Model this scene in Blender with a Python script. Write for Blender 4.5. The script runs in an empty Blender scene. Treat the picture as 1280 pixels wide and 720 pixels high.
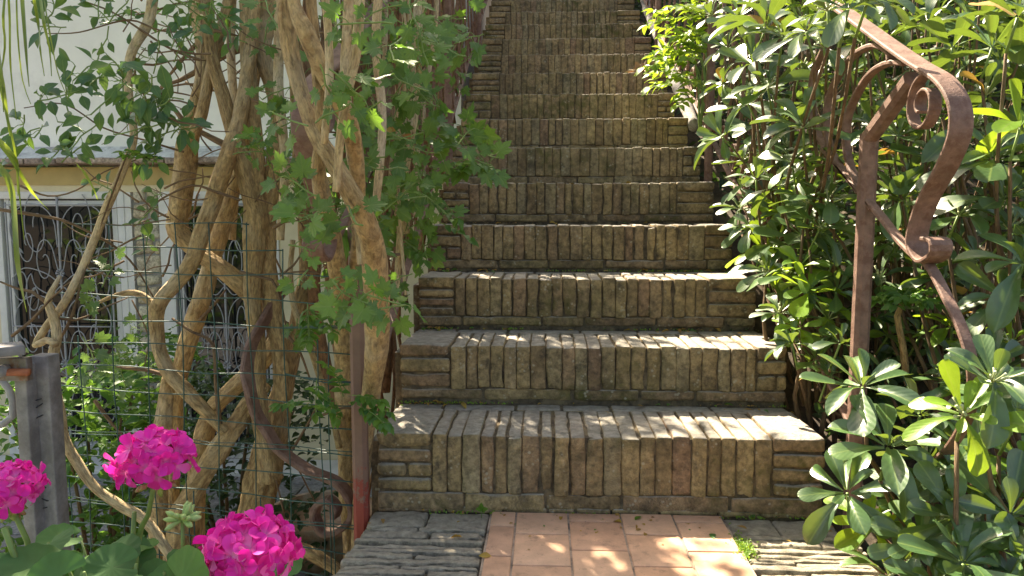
import bpy, math, random
import numpy as np
from mathutils import Vector, Matrix, noise as mnoise
random.seed(7); rng = np.random.default_rng(7)
R = math.radians
C = bpy.context.scene.collection
scene = bpy.context.scene

# ------------------------------------------------------------------ camera
F, CX, CY = 924.0, 640.0, 360.0
CAM = np.array([0.0, 0.0, 0.735]); PITCH, YAW = R(5.57), R(2.5)
cam_d = bpy.data.cameras.new('camera'); cam = bpy.data.objects.new('camera', cam_d); C.objects.link(cam)
cam_d.lens = 36 * F / 1280; cam_d.sensor_width = 36; cam_d.clip_start = .02; cam_d.clip_end = 500
cam.location = CAM; cam.rotation_euler = (R(90) - PITCH, 0, YAW); scene.camera = cam
RM = np.array(cam.rotation_euler.to_matrix())
def ray(px, py): return RM @ np.array([(px - CX) / F, (CY - py) / F, -1.0])
def P(px, py, Y):                       # photograph point -> world, standing at distance Y up the stairs
    d = ray(px, py); return CAM + d * (Y / d[1])
def PX(px, py, X):                      # ... on the upright plane x = X
    d = ray(px, py); return CAM + d * (X / d[0])

# ------------------------------------------------------------------ bookkeeping
def tag(o, label=None, cat=None, group=None, kind=None):
    if label: o['label'] = label
    if cat: o['category'] = cat
    if group: o['group'] = group
    if kind: o['kind'] = kind
    return o
def empty(name, loc, label, cat, group=None):
    o = bpy.data.objects.new(name, None); C.objects.link(o); o.location = loc
    o.empty_display_size = .05
    return tag(o, label, cat, group)

class MB:
    def __init__(s): s.v = []; s.f = []; s.m = []; s.uv = []; s.n = 0; s.smooth = []
    def add(s, V, Fc, mat=0, uv=None, smooth=True):
        V = np.asarray(V, float).reshape(-1, 3)
        s.v.append(V); k = s.n
        for f in Fc: s.f.append(tuple(i + k for i in f))
        s.m += [mat] * len(Fc); s.smooth += [smooth] * len(Fc)
        s.uv.append(np.zeros((len(V), 2)) if uv is None else np.asarray(uv, float))
        s.n += len(V); return s
    def build(s, name, mats, parent=None):
        V = np.concatenate(s.v); me = bpy.data.meshes.new(name)
        o = bpy.data.objects.new(name, me); C.objects.link(o)
        if parent is not None:
            o.parent = parent; off = np.array(parent['_w'] if '_w' in parent else parent.location)
            V = V - off
        me.from_pydata(V.tolist(), [], s.f)
        UV = np.concatenate(s.uv)
        lay = me.uv_layers.new(name='UVMap')
        li = np.empty(len(me.loops), dtype=np.int32); me.loops.foreach_get('vertex_index', li)
        lay.data.foreach_set('uv', UV[li].astype(np.float32).ravel())
        me.polygons.foreach_set('material_index', np.array(s.m, dtype=np.int32))
        me.polygons.foreach_set('use_smooth', np.array(s.smooth, dtype=bool))
        for m in (mats if isinstance(mats, (list, tuple)) else [mats]): me.materials.append(m)
        me.update(); return o

def wpos(o):
    p = Vector((0, 0, 0))
    while o is not None: p += o.location; o = o.parent
    return p
_b = MB.build
def build(s, name, mats, parent=None):
    if parent is not None:
        w = wpos(parent); parent['_w'] = (w.x, w.y, w.z)
        o = _b(s, name, mats, parent); del parent['_w']; return o
    return _b(s, name, mats)
MB.build = build

def box(mb, x0, x1, y0, y1, z0, z1, mat=0, bev=0.0):
    if bev: return rbrick(mb, ((x0+x1)/2, (y0+y1)/2, (z0+z1)/2), ((x1-x0), (y1-y0), (z1-z0)), bev, 0, mat=mat)
    V = [(x, y, z) for z in (z0, z1) for y in (y0, y1) for x in (x0, x1)]
    mb.add(V, [(0,2,3,1), (4,5,7,6), (0,1,5,4), (2,6,7,3), (0,4,6,2), (1,3,7,5)], mat, smooth=False)

def fn(p, sc, seed=0.0):
    return mnoise.noise(Vector((p[0]*sc + seed, p[1]*sc + seed*1.7, p[2]*sc - seed)))

def rbrick(mb, c, d, r, amp=0.002, seg=(0, 0, 0), mat=0, ns=28., rot=None, smooth=True, chip=0.0):
    """a worn block: rounded edges, uneven faces"""
    h = np.array(d) / 2; r = min(r, h.min() * .95); seed = random.uniform(0, 99)
    if chip: r = r * random.uniform(.7, 1.5); r = min(r, h.min() * .95)
    axs = []
    for k in range(3):
        n = seg[k] if seg else 0
        inner = list(np.linspace(-h[k] + r, h[k] - r, n + 2))
        axs.append([-h[k], -h[k] + r * .35] + inner + [h[k] - r * .35, h[k]])
    idx = {}; V = []; Fc = []
    L = [len(a) for a in axs]
    def vid(i, j, k):
        key = (i, j, k)
        if key not in idx:
            p = np.array([axs[0][i], axs[1][j], axs[2][k]])
            q = np.clip(p, -h + r, h - r); dd = p - q; ln = np.linalg.norm(dd)
            if ln > 1e-9: p = q + dd / ln * r
            idx[key] = len(V); V.append(p)
        return idx[key]
    for a, (b, c2) in ((0, (1, 2)), (1, (2, 0)), (2, (0, 1))):
        for side in (0, L[a] - 1):
            for i in range(L[b] - 1):
                for j in range(L[c2] - 1):
                    def g(ii, jj):
                        t = [0, 0, 0]; t[a] = side; t[b] = ii; t[c2] = jj; return vid(*t)
                    q = (g(i, j), g(i+1, j), g(i+1, j+1), g(i, j+1))
                    Fc.append(q if side else q[::-1])
    V = np.array(V)
    if amp:
        for i, p in enumerate(V):
            n = p / h; n = n / max(1e-6, np.linalg.norm(n))
            dn = fn(p, ns, seed) * amp + fn(p, ns * 3.1, seed + 5) * amp * .5
            if chip:
                e = fn(p, 17., seed + 9)
                edge = (np.abs(p) > h * .80).sum()
                if edge >= 2 and e > .1: dn -= (e - .1) * chip
            V[i] = p + n * dn
    if rot is not None: V = V @ np.array(rot).T
    V = V + np.array(c)
    mb.add(V, Fc, mat, smooth=smooth)

def crom(pts, step):
    pts = [np.array(p, float) for p in pts]
    if len(pts) == 2: n = max(2, int(np.linalg.norm((pts[1]-pts[0])[:3]) / step)); return [pts[0] + (pts[1]-pts[0]) * t for t in np.linspace(0, 1, n + 1)]
    Pn = [2*pts[0] - pts[1]] + pts + [2*pts[-1] - pts[-2]]; out = []
    for i in range(1, len(Pn) - 2):
        p0, p1, p2, p3 = Pn[i-1:i+3]; n = max(1, int(np.linalg.norm((p2-p1)[:3]) / step))
        for k in range(n):
            t = k / n
            out.append(.5*((2*p1) + (-p0+p2)*t + (2*p0-5*p1+4*p2-p3)*t*t + (-p0+3*p1-3*p2+p3)*t**3))
    out.append(pts[-1]); return out

def tube(mb, pts, rad, seg=8, step=.03, ridge=0.0, lump=0.0, mat=0, flat=None, cap=True):
    """pts: 3-D points, rad: one radius or one per point; ridge: fluted bark"""
    if np.isscalar(rad): rad = [rad] * len(pts)
    Q = crom([tuple(p) + (r,) for p, r in zip(pts, rad)], step)
    pos = np.array([q[:3] for q in Q]); rr = np.maximum([q[3] for q in Q], 1e-4)
    T = np.gradient(pos, axis=0); T /= np.maximum(np.linalg.norm(T, axis=1), 1e-9)[:, None]
    a = np.array([0, -1., 0]);
    if abs(T[0] @ a) > .9: a = np.array([1., 0, 0])
    N = []; 
    for t in T:
        a = a - t * (a @ t); a /= max(np.linalg.norm(a), 1e-9); N.append(a)
    N = np.array(N); B = np.cross(T, N)
    seed = random.uniform(0, 50); s = 0; V = []; UV = []
    for i in range(len(pos)):
        if i: s += np.linalg.norm(pos[i] - pos[i-1])
        for k in range(seg + 1):
            th = 2 * math.pi * k / seg + math.pi
            r = rr[i]
            if ridge:
                tw = th + s * 1.5
                c_, s_ = math.cos(tw), math.sin(tw)
                r *= 1 + ridge * (mnoise.noise(Vector((c_*3.2 + seed, s_*3.2, s*4))) * 1.2 + mnoise.noise(Vector((c_*8 + seed, s_*8, s*9))) * .6)
            if lump: r *= 1 + lump * mnoise.noise(Vector((math.cos(th) + seed, math.sin(th), s*14)))
            V.append(pos[i] + (N[i]*math.cos(th) + B[i]*math.sin(th)) * r); UV.append((k/seg * max(1, round(rr[0]*130)) , s))
    Fc = []; w = seg + 1
    for i in range(len(pos) - 1):
        for k in range(seg): Fc.append((i*w+k, i*w+k+1, (i+1)*w+k+1, (i+1)*w+k))
    V = np.array(V)
    # weld the seam in position (same place, two uv's)
    for i in range(len(pos)): V[i*w+seg] = V[i*w]
    if cap:
        Fc.append(tuple(range(seg))[::-1]); Fc.append(tuple((len(pos)-1)*w + k for k in range(seg)))
    mb.add(V, Fc, mat, UV); return pos

def strap(mb, pts, wid, th, step=.006, across=(1, 0, 0), mat=0):
    """flat iron bar bent along pts (width across 'across')"""
    Q = np.array(crom(pts, step)); T = np.gradient(Q, axis=0); T /= np.maximum(np.linalg.norm(T, axis=1), 1e-9)[:, None]
    A = np.array(across, float); V = []; Fc = []
    w2 = wid / 2; t2 = th / 2; b = min(w2, t2) * .5
    prof = [(-w2+b, -t2), (w2-b, -t2), (w2, -t2+b), (w2, t2-b), (w2-b, t2), (-w2+b, t2), (-w2, t2-b), (-w2, -t2+b)]
    for q, t in zip(Q, T):
        a = A - t * (A @ t); a /= np.linalg.norm(a); n = np.cross(t, a)
        for x, y in prof: V.append(q + a*x + n*y)
    for i in range(len(Q) - 1):
        for k in range(8): Fc.append((i*8+k, i*8+(k+1) % 8, (i+1)*8+(k+1) % 8, (i+1)*8+k))
    Fc.append(tuple(range(8))[::-1]); Fc.append(tuple((len(Q)-1)*8 + k for k in range(8)))
    mb.add(V, Fc, mat, smooth=False)

# ------------------------------------------------------------------ materials
def M(name):
    m = bpy.data.materials.new(name); m.use_nodes = True; nt = m.node_tree; nt.nodes.clear()
    out = nt.nodes.new('ShaderNodeOutputMaterial'); bs = nt.nodes.new('ShaderNodeBsdfPrincipled')
    nt.links.new(bs.outputs[0], out.inputs[0]); return m, nt, bs, out
def N_(nt, t, **k):
    n = nt.nodes.new('ShaderNode' + t)
    for a, b in k.items():
        if a.startswith('i_'): n.inputs[a[2:].replace('_', ' ')].default_value = b
        else: setattr(n, a, b)
    return n
def noise_(nt, vec, scale, detail=4, rough=.6, dist=0):
    n = N_(nt, 'TexNoise'); n.inputs['Scale'].default_value = scale; n.inputs['Detail'].default_value = detail
    n.inputs['Roughness'].default_value = rough; n.inputs['Distortion'].default_value = dist
    if vec is not None: nt.links.new(vec, n.inputs['Vector'])
    return n.outputs[0]
def ramp(nt, fac, stops, interp='LINEAR'):
    r = N_(nt, 'ValToRGB'); r.color_ramp.interpolation = interp
    e = r.color_ramp.elements
    while len(e) < len(stops): e.new(.5)
    for el, (p, c) in zip(e, stops):
        el.position = p; el.color = (c, c, c, 1) if np.isscalar(c) else tuple(c) + (1,)
    nt.links.new(fac, r.inputs[0]); return r.outputs[0]
def mix(nt, fac, a, b, mode='MIX'):
    n = N_(nt, 'Mix', data_type='RGBA', blend_type=mode)
    for s, v in ((0, fac), (6, a), (7, b)):
        if hasattr(v, 'is_output'): nt.links.new(v, n.inputs[s])
        elif s == 0: n.inputs[0].default_value = v
        else: n.inputs[s].default_value = tuple(v) + (1,)
    return n.outputs[2]
def math_(nt, op, a, b=None):
    n = N_(nt, 'Math', operation=op)
    for i, v in enumerate((a, b)):
        if v is None: continue
        if hasattr(v, 'is_output'): nt.links.new(v, n.inputs[i])
        else: n.inputs[i].default_value = v
    return n.outputs[0]
def bump(nt, bs, h, strength=.5, dist=.01, prev=None):
    b = N_(nt, 'Bump'); b.inputs['Strength'].default_value = strength; b.inputs['Distance'].default_value = dist
    nt.links.new(h, b.inputs['Height'])
    if prev is not None: nt.links.new(prev, b.inputs['Normal'])
    nt.links.new(b.outputs[0], bs.inputs['Normal']); return b.outputs[0]
def coords(nt, which='Object'):
    return N_(nt, 'TexCoord').outputs[which]
def island(nt): return N_(nt, 'NewGeometry').outputs['Random Per Island']
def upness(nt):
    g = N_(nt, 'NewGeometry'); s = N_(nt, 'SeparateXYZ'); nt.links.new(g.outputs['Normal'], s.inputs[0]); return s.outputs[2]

def mat_stone(name, cols, grey, moss=.5, rough=.85, bstr=.6, speck=.6, skygrey=.8):
    m, nt, bs, out = M(name); co = coords(nt)
    isl = island(nt)
    base = ramp(nt, isl, [(i/(len(cols)-1), c) for i, c in enumerate(cols)])
    n1 = noise_(nt, co, 9, 6, .65); n2 = noise_(nt, co, 55, 6, .7); n3 = noise_(nt, co, 3.0, 4, .6)
    col = mix(nt, 1.0, base, ramp(nt, n1, [(.25, .45), (.5, .95), (.78, 1.45)]), 'MULTIPLY')
    col = mix(nt, 1.0, col, ramp(nt, n2, [(.34, .5), (.5, 1.0), (.68, 1.5)]), 'MULTIPLY')
    # black weathering crust
    col = mix(nt, ramp(nt, noise_(nt, co, 14, 7, .75), [(.53, 0), (.68, .75)]), col, (.035, .03, .024))
    # moss
    col = mix(nt, math_(nt, 'MULTIPLY', ramp(nt, n3, [(.48, 0), (.66, 1)]), ramp(nt, noise_(nt, co, 30, 5), [(.4, 0), (.6, moss)])), col, (.085, .085, .018))
    # upper faces mixed greyer: sky reflection painted into the colour
    up = ramp(nt, upness(nt), [(.45, 0), (.9, skygrey)])
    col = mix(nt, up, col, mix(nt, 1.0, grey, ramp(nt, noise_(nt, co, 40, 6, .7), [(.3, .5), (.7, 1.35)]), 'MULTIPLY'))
    # pale lichen specks
    v = N_(nt, 'TexVoronoi'); v.inputs['Scale'].default_value = 75; nt.links.new(co, v.inputs['Vector'])
    sp = math_(nt, 'MULTIPLY', ramp(nt, v.outputs['Distance'], [(.2, speck), (.36, 0)]), ramp(nt, noise_(nt, co, 20, 3), [(.55, 0), (.62, 1)]))
    col = mix(nt, sp, col, (.46, .43, .33))
    nt.links.new(col, bs.inputs['Base Color']); bs.inputs['Roughness'].default_value = rough
    p = bump(nt, bs, n2, bstr, .012); p = bump(nt, bs, noise_(nt, co, 170, 5, .75), bstr, .004, p)
    bump(nt, bs, n1, bstr, .01, p)
    return m

def mat_plain(name, col, rough=.6, var=.25, sc=20, metal=0., bstr=.1, col2=None, sc2=6):
    m, nt, bs, out = M(name); co = coords(nt)
    c = mix(nt, 1.0, col, ramp(nt, noise_(nt, co, sc, 5, .65), [(.3, 1 - var), (.7, 1 + var)]), 'MULTIPLY')
    if col2: c = mix(nt, ramp(nt, noise_(nt, co, sc2, 5, .7), [(.48, 0), (.62, 1)]), c, col2)
    nt.links.new(c, bs.inputs['Base Color']); bs.inputs['Roughness'].default_value = rough; bs.inputs['Metallic'].default_value = metal
    bump(nt, bs, noise_(nt, co, sc * 4, 5, .7), bstr, .004); return m

def mat_bark(name, a, b, grey, deep=.9):
    m, nt, bs, out = M(name); uv = coords(nt, 'UV')
    mp = N_(nt, 'Mapping'); mp.inputs['Scale'].default_value = (1.0, 9, 1); nt.links.new(uv, mp.inputs[0])
    n1 = noise_(nt, mp.outputs[0], 3.2, 8, .68, .6)
    mp2 = N_(nt, 'Mapping'); mp2.inputs['Scale'].default_value = (3.2, 14, 1); nt.links.new(uv, mp2.inputs[0])
    n2 = noise_(nt, mp2.outputs[0], 3, 6, .7, .4)
    n3 = noise_(nt, coords(nt), 6, 4)
    col = mix(nt, ramp(nt, n1, [(.35, 0), (.65, 1)]), b, a)
    col = mix(nt, ramp(nt, n3, [(.5, 0), (.66, .7)]), col, grey)
    col = mix(nt, 1.0, col, ramp(nt, n2, [(.32, .45), (.5, 1), (.75, 1.35)]), 'MULTIPLY')
    nt.links.new(col, bs.inputs['Base Color']); bs.inputs['Roughness'].default_value = .9
    p = bump(nt, bs, n1, deep, .012); bump(nt, bs, n2, deep * .8, .006, p); return m

def mat_leaf(name, cols, rough=.35, trans=.3, tcol=(.25, .4, .03), spec=.5, vein=True):
    m, nt, bs, out = M(name); isl = island(nt)
    col = ramp(nt, isl, [(i/(len(cols)-1), c) for i, c in enumerate(cols)])
    co = coords(nt); 
    col = mix(nt, 1.0, col, ramp(nt, noise_(nt, co, 45, 4), [(.3, .8), (.7, 1.2)]), 'MULTIPLY')
    uv = coords(nt, 'UV'); s = N_(nt, 'SeparateXYZ'); nt.links.new(uv, s.inputs[0])
    if vein:
        ab = math_(nt, 'ABSOLUTE', s.outputs[0]);
        col = mix(nt, ramp(nt, ab, [(.03, .6), (.09, 0)]), col, (.2, .28, .08))
        w = math_(nt, 'SINE', math_(nt, 'MULTIPLY', math_(nt, 'SUBTRACT', s.outputs[1], math_(nt, 'MULTIPLY', ab, .35)), 52.))
        bump(nt, bs, w, .07, .001)
    # undersides are paler
    bf = N_(nt, 'NewGeometry').outputs['Backfacing']
    col2 = mix(nt, math_(nt, 'MULTIPLY', bf, .35), col, (.16, .22, .07))
    nt.links.new(col2, bs.inputs['Base Color']); bs.inputs['Roughness'].default_value = rough
    bs.inputs['Specular IOR Level'].default_value = spec
    tr = N_(nt, 'BsdfTranslucent'); tc = mix(nt, .6, col, tcol); nt.links.new(tc, tr.inputs[0])
    mx = N_(nt, 'MixShader'); mx.inputs[0].default_value = trans
    nt.links.new(bs.outputs[0], mx.inputs[1]); nt.links.new(tr.outputs[0], mx.inputs[2]); nt.links.new(mx.outputs[0], out.inputs[0])
    return m

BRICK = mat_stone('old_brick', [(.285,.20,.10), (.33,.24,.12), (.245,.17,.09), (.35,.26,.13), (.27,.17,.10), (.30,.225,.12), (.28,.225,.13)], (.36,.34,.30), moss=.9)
MORTAR = mat_plain('dark_joint', (.09,.07,.045), .95, .6, 60, bstr=.8, col2=(.19,.145,.085), sc2=22)
SLATE = mat_stone('slate_edging', [(.36,.315,.24), (.42,.37,.28), (.31,.28,.22), (.39,.33,.24)], (.43,.37,.28), moss=.35, speck=.7, skygrey=.75, bstr=.9)
def mat_tile():
    m, nt, bs, out = M('terracotta_tile'); co = coords(nt)
    b = ramp(nt, island(nt), [(0, (.62,.345,.215)), (.5, (.70,.42,.27)), (1, (.57,.32,.205))])
    c = mix(nt, 1.0, b, ramp(nt, noise_(nt, co, 14, 6, .7), [(.3, .75), (.7, 1.15)]), 'MULTIPLY')
    c = mix(nt, ramp(nt, noise_(nt, co, 26, 7, .75), [(.56, 0), (.66, .45)]), c, (.2, .12, .08))
    v = noise_(nt, co, 260, 2); c = mix(nt, ramp(nt, v, [(.68, 0), (.74, .6)]), c, (.1,.06,.04))
    nt.links.new(c, bs.inputs['Base Color']); bs.inputs['Roughness'].default_value = .6
    bump(nt, bs, noise_(nt, co, 90, 5, .7), .25, .003); return m
TILE = mat_tile()
GROUT = mat_plain('pale_grout', (.44,.33,.25), .95, .3, 60, bstr=.3, col2=(.12,.1,.08), sc2=15)
BARK = mat_bark('golden_bark', (.68,.49,.24), (.30,.185,.08), (.56,.46,.30), 1.0)
BARK_PALE = mat_bark('pale_bark', (.68,.53,.30), (.38,.26,.13), (.56,.49,.36), .6)
BARK_RED = mat_bark('reddish_bark', (.36,.19,.09), (.14,.07,.035), (.30,.2,.12), .9)
TWIG = mat_bark('twig_bark', (.24,.15,.075), (.10,.06,.035), (.2,.15,.1), .4)
GREENSTEM = mat_plain('green_stem', (.16,.25,.06), .5, .25, 30)
IRON = mat_plain('painted_brown_iron', (.215,.125,.092), .7, .3, 40, bstr=.45, col2=(.15,.075,.05), sc2=34)
IRON_RED = mat_plain('red_lead_primer', (.50,.06,.03), .6, .3, 18, bstr=.2, col2=(.22,.1,.08), sc2=14)
def mat_foot():
    m, nt, bs, out = M('brown_iron_red_foot'); co = coords(nt)
    c = mix(nt, 1.0, (.215,.125,.092), ramp(nt, noise_(nt, co, 14, 5), [(.3, .78), (.7, 1.22)]), 'MULTIPLY')
    s = N_(nt, 'SeparateXYZ'); nt.links.new(co, s.inputs[0])
    e = math_(nt, 'ADD', s.outputs[2], math_(nt, 'MULTIPLY', noise_(nt, co, 30, 7, .8), .5))
    c = mix(nt, ramp(nt, e, [(.315, 1), (.35, 0)]), c, (.27,.045,.03)); nt.links.new(c, bs.inputs['Base Color']); bs.inputs['Roughness'].default_value = .55
    bump(nt, bs, noise_(nt, co, 60, 5), .25, .004); return m
IRONFOOT = mat_foot()
WIRE = mat_plain('green_wire', (.018,.075,.062), .45, .2, 40)
WOOD = mat_plain('grey_weathered_wood', (.25,.235,.225), .75, .35, 25, bstr=.5, col2=(.17,.155,.145), sc2=9)
ALU = mat_plain('white_painted_frame', (.66,.65,.63), .45, .08, 10, bstr=.05)
GRILLE = mat_plain('pale_grey_iron', (.34,.34,.36), .5, .15, 20)
WALLW = mat_plain('white_render', (.87,.85,.81), .95, .06, 3, bstr=.2, col2=(.74,.72,.69), sc2=1.6)
OCHRE = mat_plain('ochre_render', (.50,.37,.16), .9, .12, 5, bstr=.1)
CREAM = mat_plain('cream_render', (.66,.58,.40), .9, .1, 5, bstr=.1)
RUBBLE = mat_stone('rubble_stone', [(.50,.40,.24), (.58,.52,.38), (.42,.33,.22), (.6,.55,.43)], (.5,.45,.35), moss=.1, speck=.2, skygrey=.2, bstr=.4)
GREYMORTAR = mat_plain('grey_mortar', (.26,.25,.24), .95, .3, 30, bstr=.4)
LEDGE = mat_stone('ledge_tile', [(.34,.23,.17), (.42,.32,.26), (.3,.22,.19)], (.42,.37,.34), moss=.15, speck=.4, skygrey=.5)
PAVE = mat_stone('grey_paving', [(.22,.22,.23), (.27,.27,.28), (.18,.18,.19)], (.25,.25,.26), moss=.1, speck=.3, skygrey=.4)
MARBLE = mat_plain('white_marble', (.62,.62,.62), .5, .1, 6)
CLAY = mat_plain('weathered_clay', (.27,.17,.115), .8, .3, 12, bstr=.3, col2=(.36,.31,.26), sc2=5)
SOIL = mat_plain('garden_soil', (.055,.04,.026), .98, .5, 20, bstr=.9, col2=(.1,.075,.045), sc2=12)
ROOMDARK = mat_plain('dark_room', (.02,.02,.022), .9, .2, 4)
LEAF_P = mat_leaf('glossy_spoon_leaf', [(.042,.10,.035), (.065,.145,.042), (.038,.09,.036), (.085,.17,.045), (.055,.12,.048)], .36, .24, (.30,.42,.03), 1.0)
LEAF_F = mat_leaf('shade_tinted_spoon_leaf', [(.018,.045,.018), (.03,.07,.024), (.022,.055,.02), (.035,.085,.028)], .5, .14, (.15,.3,.03), .35)  # darker copy of the spoon leaf: shade behind the shrubs put into the colour
LEAF_LIME = mat_leaf('lime_leaf', [(.13,.26,.03), (.2,.36,.04), (.1,.22,.04)], .4, .45, (.45,.6,.03))
LEAF_V = mat_leaf('vine_leaf', [(.05,.14,.025), (.075,.195,.035), (.14,.27,.03), (.045,.15,.05), (.075,.18,.025)], .45, .42, (.24,.45,.05))
LEAF_T = mat_leaf('rose_leaf', [(.035,.105,.045), (.05,.14,.06), (.08,.17,.03), (.045,.12,.06)], .42, .32, (.25,.42,.05))
LEAF_D = mat_leaf('dark_shrub_leaf', [(.014,.04,.016), (.025,.062,.022), (.02,.05,.02), (.035,.075,.024)], .55, .15, (.15,.3,.03))  # dark tone carries the shade of the hedge depths in the colour
LEAF_G = mat_leaf('geranium_leaf', [(.045,.16,.06), (.035,.13,.055), (.09,.24,.05)], .7, .3, (.15,.38,.05), .2, vein=False)
LEAF_R = mat_leaf('ribbon_leaf', [(.14,.25,.03), (.07,.14,.04), (.2,.32,.04), (.05,.10,.035)], .4, .4, (.5,.6,.04), vein=False)
DRY = mat_leaf('dry_leaf', [(.40,.2,.05), (.45,.3,.05), (.3,.15,.06)], .7, .3, (.6,.3,.05))
def mat_petal():
    m, nt, bs, out = M('magenta_petal')
    uv = coords(nt, 'UV'); s = N_(nt, 'SeparateXYZ'); nt.links.new(uv, s.inputs[0])
    isl = ramp(nt, island(nt), [(0, (.76,.012,.36)), (.6, (.86,.016,.44)), (.93, (.88,.05,.50)), (1, (.90,.30,.62))])
    c = mix(nt, ramp(nt, s.outputs[1], [(.05, .55), (.4, 0)]), isl, (.9,.42,.66))
    nt.links.new(c, bs.inputs['Base Color']); bs.inputs['Roughness'].default_value = .65
    bs.inputs['Sheen Weight'].default_value = .15
    tr = N_(nt, 'BsdfTranslucent'); nt.links.new(c, tr.inputs[0])
    mx = N_(nt, 'MixShader'); mx.inputs[0].default_value = .35
    nt.links.new(bs.outputs[0], mx.inputs[1]); nt.links.new(tr.outputs[0], mx.inputs[2]); nt.links.new(mx.outputs[0], out.inputs[0]); return m
PETAL = mat_petal()
CALYX = mat_plain('bud_green', (.25,.33,.07), .6, .3, 60, col2=(.45,.12,.12), sc2=40)
def mat_glass():
    m, nt, bs, out = M('window_glass')
    bs.inputs['Base Color'].default_value = (.012, .014, .015, 1); bs.inputs['Roughness'].default_value = .03
    bs.inputs['Specular IOR Level'].default_value = .5; bs.inputs['IOR'].default_value = 1.5
    bump(nt, bs, noise_(nt, coords(nt), 2.5, 2), .05, .01); return m
GLASS = mat_glass()

# ------------------------------------------------------------------ leaves
def leaf_grid(shape, n=7, m=2, fold=.12, droop=.25, wave=0.0, tip=False):
    """grid leaf of length 1 along +y; shape(t) = half width"""
    V = []; UV = []; Fc = []
    for i in range(n + 1):
        t = math.sin(i / n * math.pi / 2) ** .9 if tip else i / n; w = shape(t)
        for j in range(-m, m + 1):
            u = j / m; x = u * w
            V.append((x, t * (1 - .12 * droop * t), -droop * t * t + fold * abs(x) * 2 + wave * math.sin(t * 9 + u * 2) * abs(u))); UV.append((u * max(w, .02) / .2, t))
    k = 2 * m + 1
    for i in range(n):
        for j in range(2 * m): a = i * k + j; Fc.append((a, a + 1, a + k + 1, a + k))
    return np.array(V), Fc, np.array(UV)
def spoon(t):  # spatulate: narrow stalk, widest at 70 %, blunt tip
    return .014 + .27 * t ** 1.25 * (max(0, 1 - t ** 6)) ** .5
def ovate(t): return .01 + .27 * math.sin(math.pi * min(1, max(0, (t - .08) / .92)) ** .8) if t > .08 else .01
SP = [leaf_grid(spoon, 9, 2, f, d, w, True) for f, d, w in ((.18, .15, .0), (.3, .35, .01), (.1, .5, .015), (.25, -.08, .01), (.4, .6, .03), (.05, .25, .025))]
OV = [leaf_grid(ovate, 5, 1, f, d, w) for f, d, w in ((.2, .1, 0), (.35, .3, .0), (.1, .45, .02))]
OV1 = [leaf_grid(ovate, 3, 1, .25, .25)]
def fan(outline, cy, cup=.1, ruff=0.0, rings=2):
    """lobed / round leaf from an outline around (0,cy)"""
    V = [(0, cy, 0)]; UV = [(0, cy)]; Fc = []; n = len(outline)
    for r in range(1, rings + 1):
        q = r / rings
        for i, (x, y) in enumerate(outline):
            X, Y = x * q, cy + (y - cy) * q; d = math.hypot(X, Y - cy)
            V.append((X, Y, cup * abs(X) - .25 * Y * Y + ruff * q * q * math.sin(i * 1.3))); UV.append((X * 3, Y))
    for i in range(n - 1): Fc.append((0, 1 + i, 2 + i))
    for r in range(rings - 1):
        for i in range(n - 1): a = 1 + r * n + i; Fc.append((a, a + n, a + n + 1, a + 1))
    return np.array(V), Fc, np.array(UV)
def lobed(seed=0):
    rs = random.Random(seed); out = []
    tips = [(-150, .40), (-98, .62), (-48, .78), (0, 1.0), (48, .78), (98, .62), (150, .40)]
    for k, (a, r) in enumerate(tips):
        r *= rs.uniform(.9, 1.1)
        for da, q in ((-19, .66), (-14, .84), (-11, .78), (-5, .96), (0, 1.0), (4, .92), (11, .78), (14, .83), (19, .65)):
            out.append((math.radians(a + da), r * q))
        if k < 6:
            out.append((math.radians((a + tips[k+1][0]) / 2), .58))
    return [(math.sin(a) * r * .62, .28 + math.cos(a) * r * .62) for a, r in out]
LB = [fan(lobed(s), .28, c, 0.012) for s, c in ((1, .12), (2, .25), (3, -.08))]
def scall():
    o = []
    for i in range(61):
        a = R(-165 + 330 * i / 60); r = .5 * (1 + .05 * abs(math.sin(i * math.pi / 60 * 9)) + .03 * math.sin(3 * a)); o.append((math.sin(a) * r, .45 + math.cos(a) * r))
    return o
GL = [fan(scall(), .45, c, .012, 3) for c in (.12, .22)]
def petalshape(t): return .03 + .47 * t ** .9 * max(0, 1 - t ** 4) ** .5
PT = [leaf_grid(petalshape, 7, 2, f, d, w, True) for f, d, w in ((.25, .25, .03), (.1, .5, .05), (.4, -.1, .04))]
def rib(t): return .5 * (1 - t) ** .4 * min(1, .5 + 2 * t)

def frame(d, up):
    d = np.array(d, float); d /= np.linalg.norm(d); z = np.array(up, float) - d * (np.array(up, float) @ d)
    if np.linalg.norm(z) < 1e-4: z = np.cross(d, (1, 0, 0))
    z /= np.linalg.norm(z); x = np.cross(d, z); return np.stack([x, d, z], 1)
def leaf(mb, tmpl, pos, d, up=(0, 0, 1), s=.06, mat=0, wscale=1.0):
    V, Fc, UV = tmpl; Rm = frame(d, up); W = V * np.array([s * wscale, s, s]); mb.add(W @ Rm.T + np.array(pos), Fc, mat, UV)
def rdir(zmin=-1, zmax=1):
    while True:
        v = rng.normal(size=3); v /= np.linalg.norm(v)
        if zmin <= v[2] <= zmax: return v

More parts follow.
